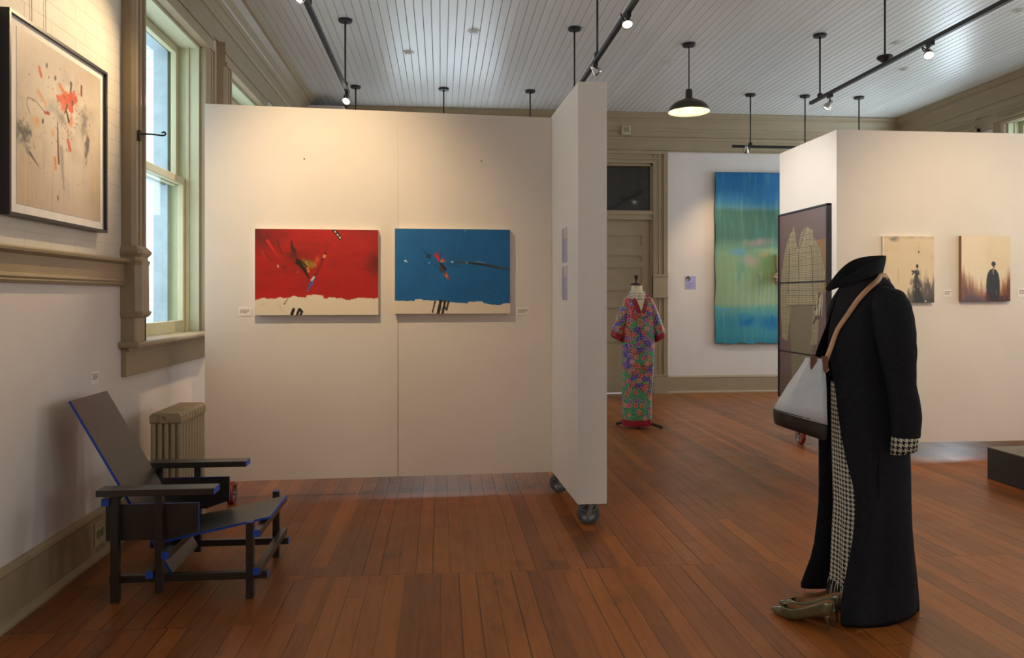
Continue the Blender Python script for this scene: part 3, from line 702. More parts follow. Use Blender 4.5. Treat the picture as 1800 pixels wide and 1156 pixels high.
# cards on the narrow wing of the partition
for zc, (z0, z1), lb, sd in ((1.7, (1.597, 1.82), 'upper of two small lilac info cards on the partition wing', 3), (1.46, (1.352, 1.570), 'lower of two small lilac info cards on the partition wing', 9)):
    cv = Cv(24, 40); cv.a[:] = hx('#b9b1d6'); cv.put((cv.Y > .3)*cv.n(3, 30, sd, 2)*.8, '#8f8cc4'); cv.put((cv.Y < .32)*1.0, '#cfc0c4'); cv.put((cv.X < .3)*(cv.Y > .0)*(cv.Y < .95)*.6, '#6b6070')
    tag(art('info_card', cv, lambda s, d, z: TP(-.003+d, -.40-s, z), .15, z0, z1, .003, [print_m, paper]), lb, 'card', 'info cards on the partition wing')
cv = Cv(30, 40); cv.a[:] = hx('#a9a8d4'); cv.blob(.28, .2, .22, .22, '#4b4440', 1, 0, .2); cv.blob(.25, .28, .12, .1, '#b99a7c', 1, 0, .4)
for k in range(7): cv.line([(.15, .5+k*.065), (.6+.25*((k*7) % 3)/2, .5+k*.065)], .025, '#7f7db0', .8)
tag(art('info_card', cv, lambda s, d, z: (3.479+s, YB-.004+d, z), .159, 1.484, 1.671, .003, [print_m, paper]), 'small lilac card with a portrait on the far wall beside the textile', 'card')

# ------------------------------------------------------------------ framed print on the window wall
cv = Cv(200, 190); U = cv
q1 = cv.n(4, 4, 11); q2 = cv.n(9, 7, 23); q3 = cv.n(60, 5, 37)
cv.a[:] = hx('#c9b8a4'); cv.put(np.clip(1.2-np.hypot(cv.X-.55, cv.Y-.35)*2.0, 0, 1)*.9, '#efe2d0'); cv.put(np.clip((q1-.5)*3, 0, 1)*.5, '#b3a08c'); cv.put(np.clip((cv.Y-.3)*.9, 0, 1)*np.clip(1-cv.X*2.2, 0, 1)*.6, '#c99f68')
cv.put(np.clip((cv.X-.72)*3, 0, 1)*np.clip((cv.Y-.35)*2, 0, 1)*.7, '#a98a62'); cv.put(np.clip((q2-.55)*4, 0, 1)*.35, '#a3988f'); cv.put(np.clip((.22-cv.Y)*4, 0, 1)*.55, '#a8988b'); cv.put(np.clip((cv.Y-.55)*3, 0, 1)*np.clip((q3-.5)*3, 0, 1)*np.clip(1-abs(cv.X-.3)*2.2, 0, 1)*.6, '#9c8676')
cv.put(np.clip((cv.Y-.75)*4, 0, 1)*np.clip(1-abs(cv.X-.5)*2.6, 0, 1)*.5, '#cbb3a4')
U.blob(.47, .40, .10, .07, '#7d746c', .7, .3, .9, .5, 4); U.blob(.77, .36, .06, .13, '#6f675f', .7, .1, .9, .7, 5); U.blob(.81, .52, .04, .14, '#4d4844', .85, .15, .8, .8, 6); U.blob(.07, .60, .12, .07, '#3c3a38', .9, .6, .8, .9, 8); U.blob(.36, .36, .12, .05, '#9a9088', .6, -.4, .9, .5, 9)
U.line([(.13, .69), (.22, .75)], (.022, .006), '#4a4540'); U.line([(.48, .6), (.49, .7), (.51, .84)], (.05, .02), '#8a8178', .6, .8, .4); U.line([(.435, .44), (.437, .5), (.442, .62), (.45, .69)], (.010, .022), '#6b2a20', .9); U.line([(.56, .45), (.565, .6)], .007, '#a05a44', .7); U.line([(.437, .9), (.44, .92)], .012, '#3a2c24')
U.blob(.555, .29, .085, .075, '#e2521f', 1, 0, .25, .9, 12); U.blob(.49, .30, .06, .05, '#e8663a', .9, .5, .3, .9, 13); U.blob(.50, .22, .09, .02, '#e07a3c', .8, .4, .5, .7, 14); U.blob(.62, .25, .05, .06, '#d9481c', .9, .2, .3, .8, 15); U.blob(.59, .40, .05, .05, '#e0692e', .6, 0, .8, .9, 16)
U.line([(.545, .34), (.555, .37), (.57, .40)], (.016, .022), '#221c18'); U.line([(.55, .30), (.53, .35)], .016, '#31211a'); U.blob(.56, .335, .02, .012, '#f2e6da', .9); U.line([(.60, .15), (.595, .2)], (.03, .02), '#5a3a34', .9, .6, .5); U.blob(.62, .27, .02, .02, '#5a1d14', .9)
U.line([(.23, .165), (.25, .205)], .026, '#d5532e'); U.line([(.56, .525), (.59, .58)], .028, '#dd4f24'); U.line([(.735, .13), (.733, .185)], .024, '#7c2a1e'); U.line([(.29, .415), (.335, .41)], .018, '#b8382a'); U.line([(.22, .31), (.30, .36)], .03, '#dd9a62', .7, .9, .4); U.blob(.20, .49, .05, .04, '#df9a4a', .85, 0, .8, .6, 20); U.line([(.405, .67), (.412, .73)], .026, '#dd8a3c', .9); U.blob(.38, .52, .03, .03, '#e0a05e', .6)
U.line([(.10, .39), (.12, .37), (.2, .375), (.28, .41)], .007, '#5c4d42', .8); U.line([(.10, .39), (.1, .42), (.13, .46)], .007, '#5c4d42', .8); U.line([(.90, .62), (.92, .7), (.915, .8)], .012, '#d9b978', .8); U.line([(.25, .78), (.45, .70)], .005, '#e0c8a8', .7)
U.splat(.55, .33, .13, .12, 70, ['#b23c22', '#5e2a20', '#d8632e', '#3a302a'], .008, 5); U.splat(.5, .4, .25, .22, 46, ['#5c4034', '#8a5a44', '#3f3a36', '#c05a34'], .006, 6)
for x_, y_ in ((.312, .124), (.409, .171), (.268, .473)): U.blob(x_, y_, .014, .022, '#3d3632', .9, .3, .5)
r = thing('framed_print', (XL, 3.78, 2.13), 'large black framed abstract print with an orange splash on the brick wall', 'framed picture')
FY0, FY1, FZ0, FZ1 = 3.32, 4.25, 1.71, 2.562
mb = MB(); fw = .014; X0, X1 = XL+.012, XL+.05
mb.box(X0, X1, FY0, FY0+fw, FZ0, FZ1); mb.box(X0, X1, FY1-fw, FY1, FZ0, FZ1); mb.box(X0, X1, FY0+fw, FY1-fw, FZ0, FZ0+fw); mb.box(X0, X1, FY0+fw, FY1-fw, FZ1-fw, FZ1); mb.build('frame', frame_black, r)
MB().box(X0+.004, X0+.022, FY0+fw, FY1-fw, FZ0+fw, FZ1-fw).build('mat_board', M('white mat board', '#ece6df', .7), r)
art('print', cv, lambda s, d, z: (X0+.0235-d, 3.40+s, z), .795, 1.765, 2.513, .001, [print_m, paper], r)
mb = MB()
for y_ in (3.58, 3.70): mb.tube([(XL+.006, y_, 2.55), (XL+.004, y_-.004, 3.0), (XL+.006, y_-.006, 3.44)], .0012, 5)
mb.build('hanging_wire', wire_mat, r)

# ------------------------------------------------------------------ red and blue paintings
cv = Cv(240, 172, (192, 165, 1282, 928)); q1 = cv.n(3, 3, 51); q2 = cv.n(14, 6, 52); q3 = cv.n(8, 24, 57)
cv.a[:] = hx('#b01913'); cv.put(np.clip((q1-.48)*3.5, 0, 1)*.75, '#8c1512'); cv.put(np.clip((q2-.5)*3, 0, 1)*.35, '#c9231a'); cv.put(np.clip((q3-.52)*4, 0, 1)*.3, '#7d120f')
cv.put(np.clip(1.15-np.hypot((cv.X-215)/260, (cv.Y-200)/190), 0, 1)*.85*np.clip(q2*1.6, 0, 1), '#571a1d'); cv.put(np.clip(1.1-np.hypot((cv.X-1270)/130, (cv.Y-470)/130), 0, 1)*.75, '#571410'); cv.put(np.clip((cv.Y-690)/80, 0, 1)*np.clip(1-(cv.X-200)/500, 0, 1)*.8, '#c5141a'); cv.put(np.clip((cv.Y-640)/120, 0, 1)*.4, '#c4171a')
cv.line([(300, 270), (345, 340), (400, 420)], (30, 8), '#d0261c', .95, .6, .3); cv.line([(240, 330), (330, 440)], (14, 20), '#8a2018', .7, .8, .6); cv.line([(250, 360), (270, 400)], 22, '#c02a20', .7, .8, .5); cv.line([(390, 250), (400, 320), (430, 380)], 10, '#5d1512', .8)
cv.line([(510, 265), (515, 330), (530, 360)], (10, 44), '#3a2414', .9, .7, .5); cv.line([(520, 340), (560, 440), (600, 480)], (26, 14), '#402012', .9, .6, .4); cv.blob(515, 400, 60, 55, '#6a1d14', .8, .5, .9, .6, 41); cv.blob(445, 510, 40, 50, '#6e1c14', .7, 0, .9, .5, 42)
cv.blob(640, 475, 88, 52, '#8a6320', 1, .15, .5, .5, 43); cv.blob(690, 490, 50, 42, '#a27a2c', .8, 0, .7, .5, 44); cv.line([(565, 455), (620, 520), (665, 600)], (46, 12), '#1f150e', .95, .5, .35); cv.line([(640, 450), (660, 540)], (12, 22), '#c89a4a', .8, .7, .5); cv.line([(590, 445), (650, 500)], 12, '#0f0b08', .8, .6, .4); cv.blob(735, 440, 28, 60, '#d0601c', .8, .2, .9, .6, 45); cv.blob(720, 480, 22, 26, '#d98a1e', .6, 0, .9)
cv.line([(812, 385), (790, 420), (760, 500), (715, 590)], (26, 14), '#7a1610', .9, .5, .3); cv.line([(808, 380), (785, 440)], (20, 8), '#35130d', .9, .5, .4); cv.blob(800, 400, 16, 20, '#e08a3a', 1, .3, .5, .5, 46); cv.blob(795, 415, 8, 8, '#f0d8a0', 1); cv.line([(840, 300), (800, 380)], 16, '#8e1611', .7, .9)
cv.line([(712, 588), (690, 650), (642, 722)], (22, 6), '#5560a8', 1, .3); cv.line([(690, 620), (660, 690)], (18, 24), '#4a55a0', .9, .4); cv.line([(706, 592), (688, 618)], 16, '#d9d4d2', 1, .5, .4); cv.blob(392, 495, 7, 18, '#e8d6c4', 1, -.2, .4); cv.blob(565, 546, 6, 5, '#f0d0c0', 1)
edge = 772+10*np.sin(cv.X/130.)+(cv.n(16, 1, 61, 5)[0]-.5)[None]*46-np.where((cv.X > 640) & (cv.X < 790), 14, 0)+np.where((cv.X > 790) & (cv.X < 826), 8, 0)
cv.put(np.clip((cv.Y-edge)/4+.5, 0, 1), '#e9dcc6'); cv.put(np.clip((cv.Y-edge)/4+.5, 0, 1)*np.clip((cv.n(20, 8, 63)-.55)*4, 0, 1)*.25, '#cdb999'); cv.line([(478, 782), (446, 832)], (5, 9), '#3a2a22', .9)
for x_, l_ in ((512, 26), (560, 22), (592, 22)): cv.line([(x_+18, 878), (x_+6, 905), (x_, 930)] if x_ < 590 else [(x_-6, 880), (x_+10, 900), (x_-4, 930)], l_, '#15120f', 1, .4, .3)
cv.line([(872, 155), (905, 190), (940, 240)], 30, '#171310', 1, .3)
for x_, y_ in ((897, 185), (918, 212), (938, 236)): cv.blob(x_, y_, 14, 8, '#efe6d8', 1, .9, .4)
r = thing('painting', TP(-1.62, -.02, 1.54), 'red abstract canvas with a white lower band and short black marks', 'painting', 'pair of abstract canvases on the partition')
art('canvas', cv, lambda s, d, z: TP(-2.028+s, -.042+d, z), .815, 1.249, 1.829, .042, [paint_m, canvas_side], r)

cv = Cv(226, 168, (168, 170, 1192, 912)); q1 = cv.n(4, 4, 71); q2 = cv.n(30, 14, 72)
cv.a[:] = hx('#0f66a6'); cv.put(np.clip((q1-.45)*3, 0, 1)*.5, '#0c5a96'); cv.put(np.clip((q2-.5)*3, 0, 1)*.3, '#1c74b2'); cv.put(np.clip((350-cv.X)/300, 0, 1)*.45, '#1e74ac')
cv.line([(690, 462), (800, 462), (950, 480), (1060, 500), (1192, 522)], (16, 26), '#3b4a58', .85, .7, .5); cv.line([(800, 466), (900, 476), (1000, 488)], 14, '#20262c', .9, .6, .4); cv.line([(990, 488), (1080, 505)], 20, '#3a3532', .8, .7, .5); cv.blob(672, 458, 16, 10, '#ddd9d2', 1, 0, .6, .6, 73); cv.blob(806, 464, 14, 12, '#c9c6c0', .9, 0, .7, .6, 74); cv.line([(880, 452), (960, 462)], 6, '#8fa0a8', .8, .8, .6); cv.line([(640, 480), (740, 500)], 30, '#14568c', .7, .9)
cv.line([(410, 340), (445, 395), (475, 425)], (4, 16), '#183a5c', .9, .6, .4); cv.blob(465, 405, 26, 18, '#173048', .95, .6, .6, .9, 75); cv.line([(440, 420), (490, 395)], 6, '#102436', .9); cv.blob(470, 467, 7, 6, '#e6ecf0', 1); cv.blob(262, 452, 13, 14, '#e9edf0', 1, 0, .5, .5, 76); cv.blob(275, 460, 10, 8, '#b9c9d6', .8)
cv.line([(530, 395), (550, 430), (560, 460)], (34, 12), '#cf2433', 1, .4, .4); cv.blob(590, 445, 24, 22, '#d9642a', 1, 0, .4, .6, 77); cv.blob(600, 440, 16, 8, '#b92a2a', .9, .4); cv.blob(577, 455, 12, 10, '#d9b348', .9); cv.blob(585, 505, 32, 48, '#4c4038', .95, -.2, .6, .6, 78); cv.line([(560, 460), (610, 520)], (10, 26), '#241a18', .9, .6, .5); cv.line([(548, 355), (575, 420)], 6, '#7e2a34', .9); cv.line([(580, 380), (560, 420)], 4, '#3a2030', .9)
cv.line([(612, 565), (636, 600)], (34, 18), '#c9502c', 1, .4, .4); cv.blob(622, 582, 14, 12, '#d98a48', .9, 0, .6, .5, 79); cv.line([(600, 545), (612, 565)], 16, '#3a4450', .8); cv.line([(640, 605), (628, 690), (640, 740)], 4, '#0d3f68', .7); cv.blob(1002, 688, 8, 8, '#12283c', .9); cv.line([(800, 170), (780, 198)], 4, '#7fb0d2', .9); cv.splat(600, 480, 80, 45, 40, ['#1c2c3c', '#7a2a2c', '#123a5e'], 6, 8)
edge = np.interp(cv.X, [168, 343, 345, 390, 420, 560, 660, 810, 820, 940, 955, 1030, 1110, 1125, 1192], [800, 798, 782, 786, 796, 800, 812, 824, 808, 806, 820, 834, 836, 822, 822])+(cv.n(22, 1, 81, 4)[0]-.5)[None]*12
cv.put(np.clip((cv.Y-edge)/4+.5, 0, 1), '#e6d8c4')
for p, w_ in (([(522, 804), (498, 900)], 13), ([(572, 804), (548, 910)], 28), ([(608, 806), (588, 912)], 22), ([(640, 808), (622, 880)], 16), ([(600, 812), (612, 870)], 10)): cv.line(p, w_, '#2a241e', 1, .4, .3)
r = thing('painting', TP(-.7, -.02, 1.54), 'blue abstract canvas with a white lower band and a dark streak', 'painting', 'pair of abstract canvases on the partition')
art('canvas', cv, lambda s, d, z: TP(-1.101+s, -.045+d, z), .797, 1.256, 1.841, .045, [paint_m, canvas_side], r)

# ------------------------------------------------------------------ small figure pictures on the other partition
cv = Cv(110, 130, (190, 125, 888, 1045)); q1 = cv.n(4, 5, 91); q2 = cv.n(40, 6, 92); q3 = cv.n(12, 14, 93)
cv.a[:] = hx('#e2cdaa'); cv.put(np.clip((q1-.5)*3, 0, 1)*.4, '#d2b98f'); cv.put(np.clip(1-np.hypot((cv.X-340)/90, (cv.Y-165)/50), 0, 1)*q3*1.8, '#6d6a64'); cv.put(np.clip((180-cv.Y)/60, 0, 1)*np.clip(q3*2-.6, 0, 1)*.5, '#8c7a5c')
gr = np.clip((cv.Y-(1010-np.clip((cv.X-420)/260, 0, 1)*330+(q2-.5)*420))/170, 0, 1)*np.clip((cv.X-400)/90, 0, 1)
cv.put(gr*.85, '#4b4038'); cv.put(np.clip((cv.Y-930)/120, 0, 1)*np.clip((cv.X-520)/80, 0, 1)*q3*1.5, '#2a2320'); cv.line([(392, 580), (390, 760)], 10, '#b99a68', .6, .8); cv.line([(800, 800), (860, 1000)], 60, '#4a342a', .5, .9, .6)
cv.blob(676, 340, 16, 24, '#4d4434', .95, -.3, .6, .6, 95); cv.blob(850, 415, 18, 24, '#a8946c', .6, 0, .9, .6); cv.line([(676, 210), (670, 300)], 5, '#a08c64', .6)
cv.blob(652, 540, 20, 34, '#17130f', 1, 0, .3); cv.blob(645, 620, 36, 44, '#1d1814', 1, 0, .5, .4, 96); cv.line([(580, 605), (610, 620), (590, 650)], 22, '#2b241e', .9, .6, .6); cv.line([(665, 610), (676, 655)], 18, '#1d1814', 1); cv.line([(655, 590), (657, 630)], 10, '#b99a7c', .9)
cv.line([(645, 660), (640, 740), (640, 860), (655, 1040)], (48, 100), '#2d2621', .95, .7, .5); cv.blob(600, 760, 50, 70, '#4a4036', .8, .4, .8, .8, 97); cv.blob(690, 800, 40, 80, '#3a322b', .8, -.3, .8, .8, 98); cv.blob(610, 850, 30, 50, '#a59a86', .6, 0, .9, .8, 99); cv.line([(655, 780), (660, 830)], 10, '#bdb09a', .7); cv.blob(770, 1025, 16, 14, '#e8dcc4', 1); cv.line([(680, 900), (720, 1040)], 50, '#1e1a17', .8, .8, .5)
r = thing('small_picture', (3.95, RY, 1.6), 'small pale picture of a dark dancing figure in grass behind the coat', 'picture', 'small figure pictures on the partition')
art('picture_panel', cv, lambda s, d, z: (3.727+s, RY-.036+d, z), .452, 1.324, 1.885, .035, [oil_m, canvas_side], r)
cv = Cv(110, 130, (165, 115, 855, 1015)); q1 = cv.n(4, 5, 101); q2 = cv.n(46, 4, 102); q3 = cv.n(12, 14, 103)
cv.a[:] = hx('#e6d3b2'); cv.put(np.clip((q1-.5)*3, 0, 1)*.3, '#d9c197')
up = np.interp(cv.X, [165, 260, 420, 560, 700, 780, 855], [520, 620, 720, 800, 760, 640, 480])
g1 = np.clip((cv.Y-up+(q2-.5)*330)/260, 0, 1); cv.put(g1*.9, '#8a4a1e'); cv.put(np.clip((cv.Y-up-120+(q2-.5)*330)/220, 0, 1)*.9, '#5c2414'); cv.put(np.clip((cv.Y-910+(q3-.5)*140)/90, 0, 1)*.9, '#3a1216'); cv.put(g1*np.clip((q2-.6)*6, 0, 1)*.5, '#b5702c')
body = [(615, 480, 34, 42)]
cv.blob(617, 500, 34, 38, '#17120f', 1, 0, .25); cv.blob(620, 545, 20, 22, '#8a6640', 1, 0, .5)
hw = np.interp(cv.Y, [560, 590, 640, 720, 800, 1015], [10, 52, 78, 92, 96, 88]); cv.put(np.clip((hw-abs(cv.X-610))/8+.5, 0, 1)*(cv.Y > 570)*(cv.Y < 1006), '#1c1816'); cv.line([(610, 575), (616, 645)], (16, 6), '#c9a878', .9); cv.line([(610, 560), (596, 590)], 10, '#241a12', 1)
cv.line([(655, 850), (658, 930)], 8, '#9a8468', .7, .8, .6); cv.blob(432, 830, 12, 18, '#d9c0a4', .9, -.3); cv.blob(500, 850, 8, 12, '#b99a7c', .8); cv.line([(520, 900), (560, 1010)], 26, '#6e1216', .8, .9, .5); cv.blob(740, 185, 7, 7, '#7d6a50', .9); cv.blob(445, 550, 9, 8, '#a89472', .9); cv.blob(210, 465, 6, 6, '#8f7c5e', .8); cv.blob(525, 355, 7, 7, '#b5a27e', .8)
r = thing('small_picture', (4.65, RY, 1.6), 'small picture of a black cloaked figure in rust red grass', 'picture', 'small figure pictures on the partition')
art('picture_panel', cv, lambda s, d, z: (4.425+s, RY-.036+d, z), .446, 1.334, 1.894, .035, [oil_m, M('dark red picture edge', '#8d6a50', .7)], r)

# ------------------------------------------------------------------ tall clothing photograph (face looks toward the window wall)
# s runs from the far edge to the near edge
cv = Cv(170, 400, (34, 90, 278, 1180)); q1 = cv.n(4, 6, 111)
cv.a[:] = hx('#6b5550'); cv.put(np.clip((cv.Y-90)/900, 0, 1)*.35, '#4c3a36')
chk = (.5+.5*np.sin(cv.X*1.0))*(.5+.5*np.sin(cv.Y*.62)); fine = .5+.5*np.sin((cv.X+cv.Y*.6)*.9)
def inpoly(cv, poly):
    m = np.zeros((cv.h, cv.w), bool); n = len(poly)
    for i in range(n):
        (ax, ay), (bx, by) = poly[i], poly[(i+1) % n]
        with np.errstate(divide='ignore', invalid='ignore'):
            m ^= ((ay > cv.Y) != (by > cv.Y)) & (cv.X < (bx-ax)*(cv.Y-ay)/(by-ay+1e-9)+ax)
    return m.astype(float)
cv.put((cv.X > 205)*(cv.Y > 270)*(cv.Y < 560)*np.clip((cv.X-205)/20, 0, 1)*.9, '#8a6434')  # warm reflection in the glass, painted into the picture colours
skirt = inpoly(cv, [(90, 600), (215, 600), (212, 860), (190, 1000), (175, 1180), (105, 1180), (100, 900)]); cv.put(skirt, '#7f745a'); cv.put(skirt*(fine > .5)*.8, '#554c3e')
for arm in ([(80, 240), (62, 330), (45, 470), (42, 640), (50, 830), (80, 840), (98, 640), (95, 400)], [(205, 230), (245, 320), (268, 450), (258, 560), (240, 700), (232, 840), (200, 850), (215, 620), (205, 420)]):
    a_ = inpoly(cv, arm); cv.put(a_, '#6a604a'); cv.put(a_*(chk > .2)*.8, '#b3a880')
body = inpoly(cv, [(118, 165), (88, 230), (78, 330), (85, 480), (80, 630), (150, 640), (232, 622), (210, 480), (215, 330), (212, 215), (178, 182), (150, 225), (138, 300), (128, 220)]); cv.put(body, '#8d8263'); cv.put(body*(chk > .22)*.85, '#c2b78e'); cv.put(body*(chk <= .22)*.75, '#51483a')
cv.line([(140, 320), (142, 630)], 3, '#4a4234', .8); cv.line([(118, 170), (136, 300)], 5, '#5c5342', .8); cv.line([(178, 185), (142, 310)], 5, '#5c5342', .8); cv.line([(205, 300), (212, 600)], 5, '#4d4536', .7, .9); cv.line([(92, 300), (84, 560)], 5, '#4d4536', .7, .9); cv.line([(82, 636), (230, 626)], 8, '#443b30', .7, .9)
for x_, y_ in ((245, 560), (236, 610), (250, 660), (228, 690)): cv.line([(x_, y_), (x_-14, y_+40)], 9, '#43302c', .9, .7, .5)
for x_ in (232, 246, 256): cv.line([(x_, 570), (x_-4, 680)], 4, '#c4b894', .8, .6, .5)
r = thing('framed_photograph', (RX, 6.73, 1.2), 'tall framed photograph of a checked jacket and skirt behind the coat', 'framed picture')
PZ0, PZ1, PY0, PY1 = .40, 2.173, 6.262, 7.215
art('photograph', cv, lambda s, d, z: (RX-.034+d, PY1-.01-s, z), PY1-PY0-.02, PZ0+.01, PZ1-.01, .02, [photo_m, frame_black], r)
mb = MB(); fw = .014
for y0, y1, z0, z1 in ((PY0, PY0+fw, PZ0, PZ1), (PY1-fw, PY1, PZ0, PZ1), (PY0, PY1, PZ0, PZ0+fw), (PY0, PY1, PZ1-fw, PZ1)): mb.box(RX-.045, RX, y0, y1, z0, z1)
mb.build('frame', frame_black, r)
for z_ in (1.503, .847): MB().box(RX-.040, RX-.033, PY0+fw, PY1-fw, z_, z_+.011).build('divider', frame_black, r)

# ------------------------------------------------------------------ dyed textile on the far wall
cv = Cv(130, 230, (0, 0, 1.32, 2.44)); q1 = cv.n(5, 5, 121); q2 = cv.n(60, 5, 122); q3 = cv.n(10, 8, 123)
stops = [(0, '#1d639c'), (.40, '#2f74a0'), (.49, '#4a7d8f'), (.55, '#426a60'), (.9, '#456e62'), (1.02, '#5f8676'), (1.15, '#7c9c7c'), (1.4, '#86a27a'), (1.85, '#93a882'), (1.95, '#5e9b93'), (2.1, '#3d89a0'), (2.3, '#3f8c9c'), (2.44, '#2f7f96')]
yy = cv.Y+(cv.n(2, 3, 125)-.5)*.10; P_ = [s_[0] for s_ in stops]; C_ = np.array([hx(s_[1]) for s_ in stops])
for c in range(3): cv.a[..., c] = np.interp(yy, P_, C_[:, c])
cv.put(np.clip((.5-yy)*20, 0, 1)*np.clip((q2-.45)*2, 0, 1)*.4, '#3b86b4'); cv.put(np.clip((cv.X-.75)*3, 0, 1)*np.clip((.5-yy)*10, 0, 1)*.4, '#54689a'); cv.put(np.clip((q2-.5)*3, 0, 1)*.25, '#a8bd9c'); cv.put(np.clip((q3-.58)*5, 0, 1)*.3, '#4b8d9a')
cv.blob(.62, 1.0, .26, .08, '#b58a8a', .75, -.1, .9, .5, 124); cv.blob(.55, 1.27, .22, .10, '#b79a94', .75, .2, .9, .5, 125); cv.blob(.72, 1.17, .14, .05, '#c4a06a', .8, -.3, .9, .5, 126); cv.blob(.33, 1.14, .16, .08, '#5c93bf', .75, 0, .9, .5, 127); cv.blob(.8, 1.35, .22, .22, '#7fae6e', .6, 0, .9, .5, 128); cv.blob(.78, 1.12, .26, .07, '#9db78a', .6, 0, .9)
cv.blob(.48, 2.13, .2, .09, '#0f6aa4', .9, -.2, .9, .5, 129); cv.blob(.85, 2.15, .22, .14, '#1469a0', .85, 0, .9, .6, 130); cv.blob(1.1, 2.1, .2, .1, '#1773a8', .8, 0, .9, .5, 131); cv.blob(.4, 2.05, .1, .05, '#2b80b0', .7, 0, .9)
for x_ in (.68, .74, .80, .62, .86): cv.line([(x_, 1.42+.1*((x_*50) % 2)), (x_, 1.9)], .03, '#b0c2a0', .35, .9)
for k_, x_ in enumerate((.2, .3, .4, .5)): cv.line([(x_, 1.45), (x_, 1.9)], .05, '#a6bfa0', .25, .9)
cv.line([(0, 0), (1.32, 0)], .02, '#1c5076', .8); cv.line([(0, 0), (0, 2.44)], .016, '#336b78', .7); cv.line([(0, 1.93), (.1, 1.96), (.2, 1.95)], .03, '#4aa0c4', .8, .8)
def Tt(s, d, z):
    return (3.907+s+.006*math.sin(z*9), YB-.05+d+(.006*math.sin(s*7+z*2) if d == 0 else 0), z+.010*math.sin(s*21)*(z < .75))
tag(art('hanging_textile', cv, Tt, 1.32, .708, 3.16, .02, [cloth_m, cloth_m]), 'tall blue and green dyed textile hanging on the far wall', 'textile')
mb = MB(); q = random.Random(3)
for k in range(9):
    a = k*.7; c = (4.80+.05*math.cos(a)*(.5+q.random()), YB-.15+.03*math.sin(a*2), 1.63+.07*math.sin(a)); mb.lathe([(0, -.03), (.03, -.02), (.036, .0), (.03, .02), (0, .028)], c, 10)
for k in range(5): mb.lathe([(0, -.06), (.02, -.03), (.022, .0), (.0, .06)], (4.845+.012*k, YB-.14, 1.78+.05*k), 8)
mb.box(4.80, 4.90, YB-.14, YB-.058, 1.60, 1.98)
tag(mb.build('fabric_rosette', beige_cloth, None, True), 'beige ruffled rosette on the textile, half hidden by the white partition', 'rosette')

# ------------------------------------------------------------------ radiator
r = thing('radiator', (-1.57, 4.9, 0), 'olive painted cast iron column radiator under the window behind the chair', 'radiator')
x0r, x1r = -1.66, -1.48
for k in range(9):
    y = 4.56+k*.052; mb = MB()
    for c in range(5):
        xc = x0r+.018+c*(x1r-x0r-.036)/4; mb.tube([(xc, y, .10), (xc, y, .13), (xc, y, .63), (xc, y, .66)], [.012, .0165, .0165, .013], 8)
    for z0, z1 in ((.07, .12), (.645, .705)):
        ring = lambda yy_, e: [(x0r+e, yy_, z0+e*2), (x1r-e, yy_, z0+e*2), (x1r-e, yy_, z1-.015), (x1r-.015-e, yy_, z1-e*.4), (x0r+.015+e, yy_, z1-e*.4), (x0r+e, yy_, z1-.015)]
        mb.loft([ring(y-.0235, .006), ring(y-.016, 0), ring(y+.016, 0), ring(y+.0235, .006)], True, True, True, flip=True)
    if k in (0, 8):
        for xc in (x0r+.02, x1r-.02): mb.tube([(xc, y, .08), (xc, y, .0)], [.014, .02], 8)
    mb.build('section', radiator_paint, r, False, bevel=.003)
mb = MB(); mb.lathe([(0, -.004), (.013, -.004), (.014, -.012), (.024, -.012), (.024, .004), (0, .004)], (-1.575, 4.536, .675), 16, 0, 'y'); mb.build('end_plug', radiator_paint, r)

# ------------------------------------------------------------------ black slatted armchair with blue ends
r = thing('armchair', (-1.2, 3.86, 0), 'black wooden plank armchair with blue painted ends and a reclined back', 'chair')
S = .0165
def bar(nm, x0, x1, y0, y1, z0, z1, blue=()):
    mb = MB(); mb.box(x0, x1, y0, y1, z0, z1, 0, {k: 1 for k in blue}); return mb.build(nm, [black_paint, blue_paint], r, bevel=.0015)
for y in (3.585, 4.14):
    bar('rear_post', -1.455-S, -1.455+S, y-S, y+S, 0, .484); bar('arm_post', -1.265-S, -1.265+S, y-S, y+S, .04, .484); bar('front_leg', -.866-S, -.866+S, y-S, y+S, 0, .347, (5,))
    yi = y+.0335 if y < 4 else y-.0335
    bar('side_rail', -1.49, -.795, yi-S, yi+S, .078, .078+2*S, (0, 1))
    ya = (3.535, 3.625) if y < 4 else (4.10, 4.19)
    bar('armrest', -1.52, -1.012, ya[0], ya[1], .485, .514, (0, 1))
    yb = (3.603, 3.615) if y < 4 else (4.11, 4.122)
    mb = MB(); mb.prism([(-1.505, .27), (-1.215, .27), (-1.10, .31), (-1.10, .433), (-1.505, .433)] if y > 4 else [(-1.505, .27), (-1.24, .27), (-1.10, .305), (-1.10, .433), (-1.505, .433)], yb[0], yb[1], lambda a, b, d: (a, d, b))
    mb.mi[-3] = 1; mb.mi[-4] = 1; mb.mi[-2] = 1
    mb.build('side_panel', [black_paint, blue_paint], r)
for nm, xc, zc in (('cross_rail', -.832, .30), ('cross_rail', -.832, .128), ('cross_rail', -1.2315, .212), ('cross_rail', -1.30, .128), ('cross_rail', -1.4885, .455)):
    bar(nm, xc-S, xc+S, 3.555, 4.17, zc-S, zc+S, (2, 3))
def slab(nm, p0, p1, y0, y1, t):
    (xa, za), (xb, zb) = p0, p1; L_ = math.hypot(xb-xa, zb-za); nx, nz = -(zb-za)/L_*t, (xb-xa)/L_*t
    mb = MB(); b = [(xa, y0, za), (xb, y0, zb), (xb, y1, zb), (xa, y1, za)]; mb.hexa(b, [(p[0]+nx, p[1], p[2]+nz) for p in b])
    mb.mi[-4:] = [1]*4; return mb.build(nm, [black_paint, blue_paint], r)
slab('seat', (-1.285, .232), (-.797, .333), 3.672, 4.055, .011)
slab('backrest', (-1.698, .890), (-1.248, .088), 3.672, 4.055, .012)

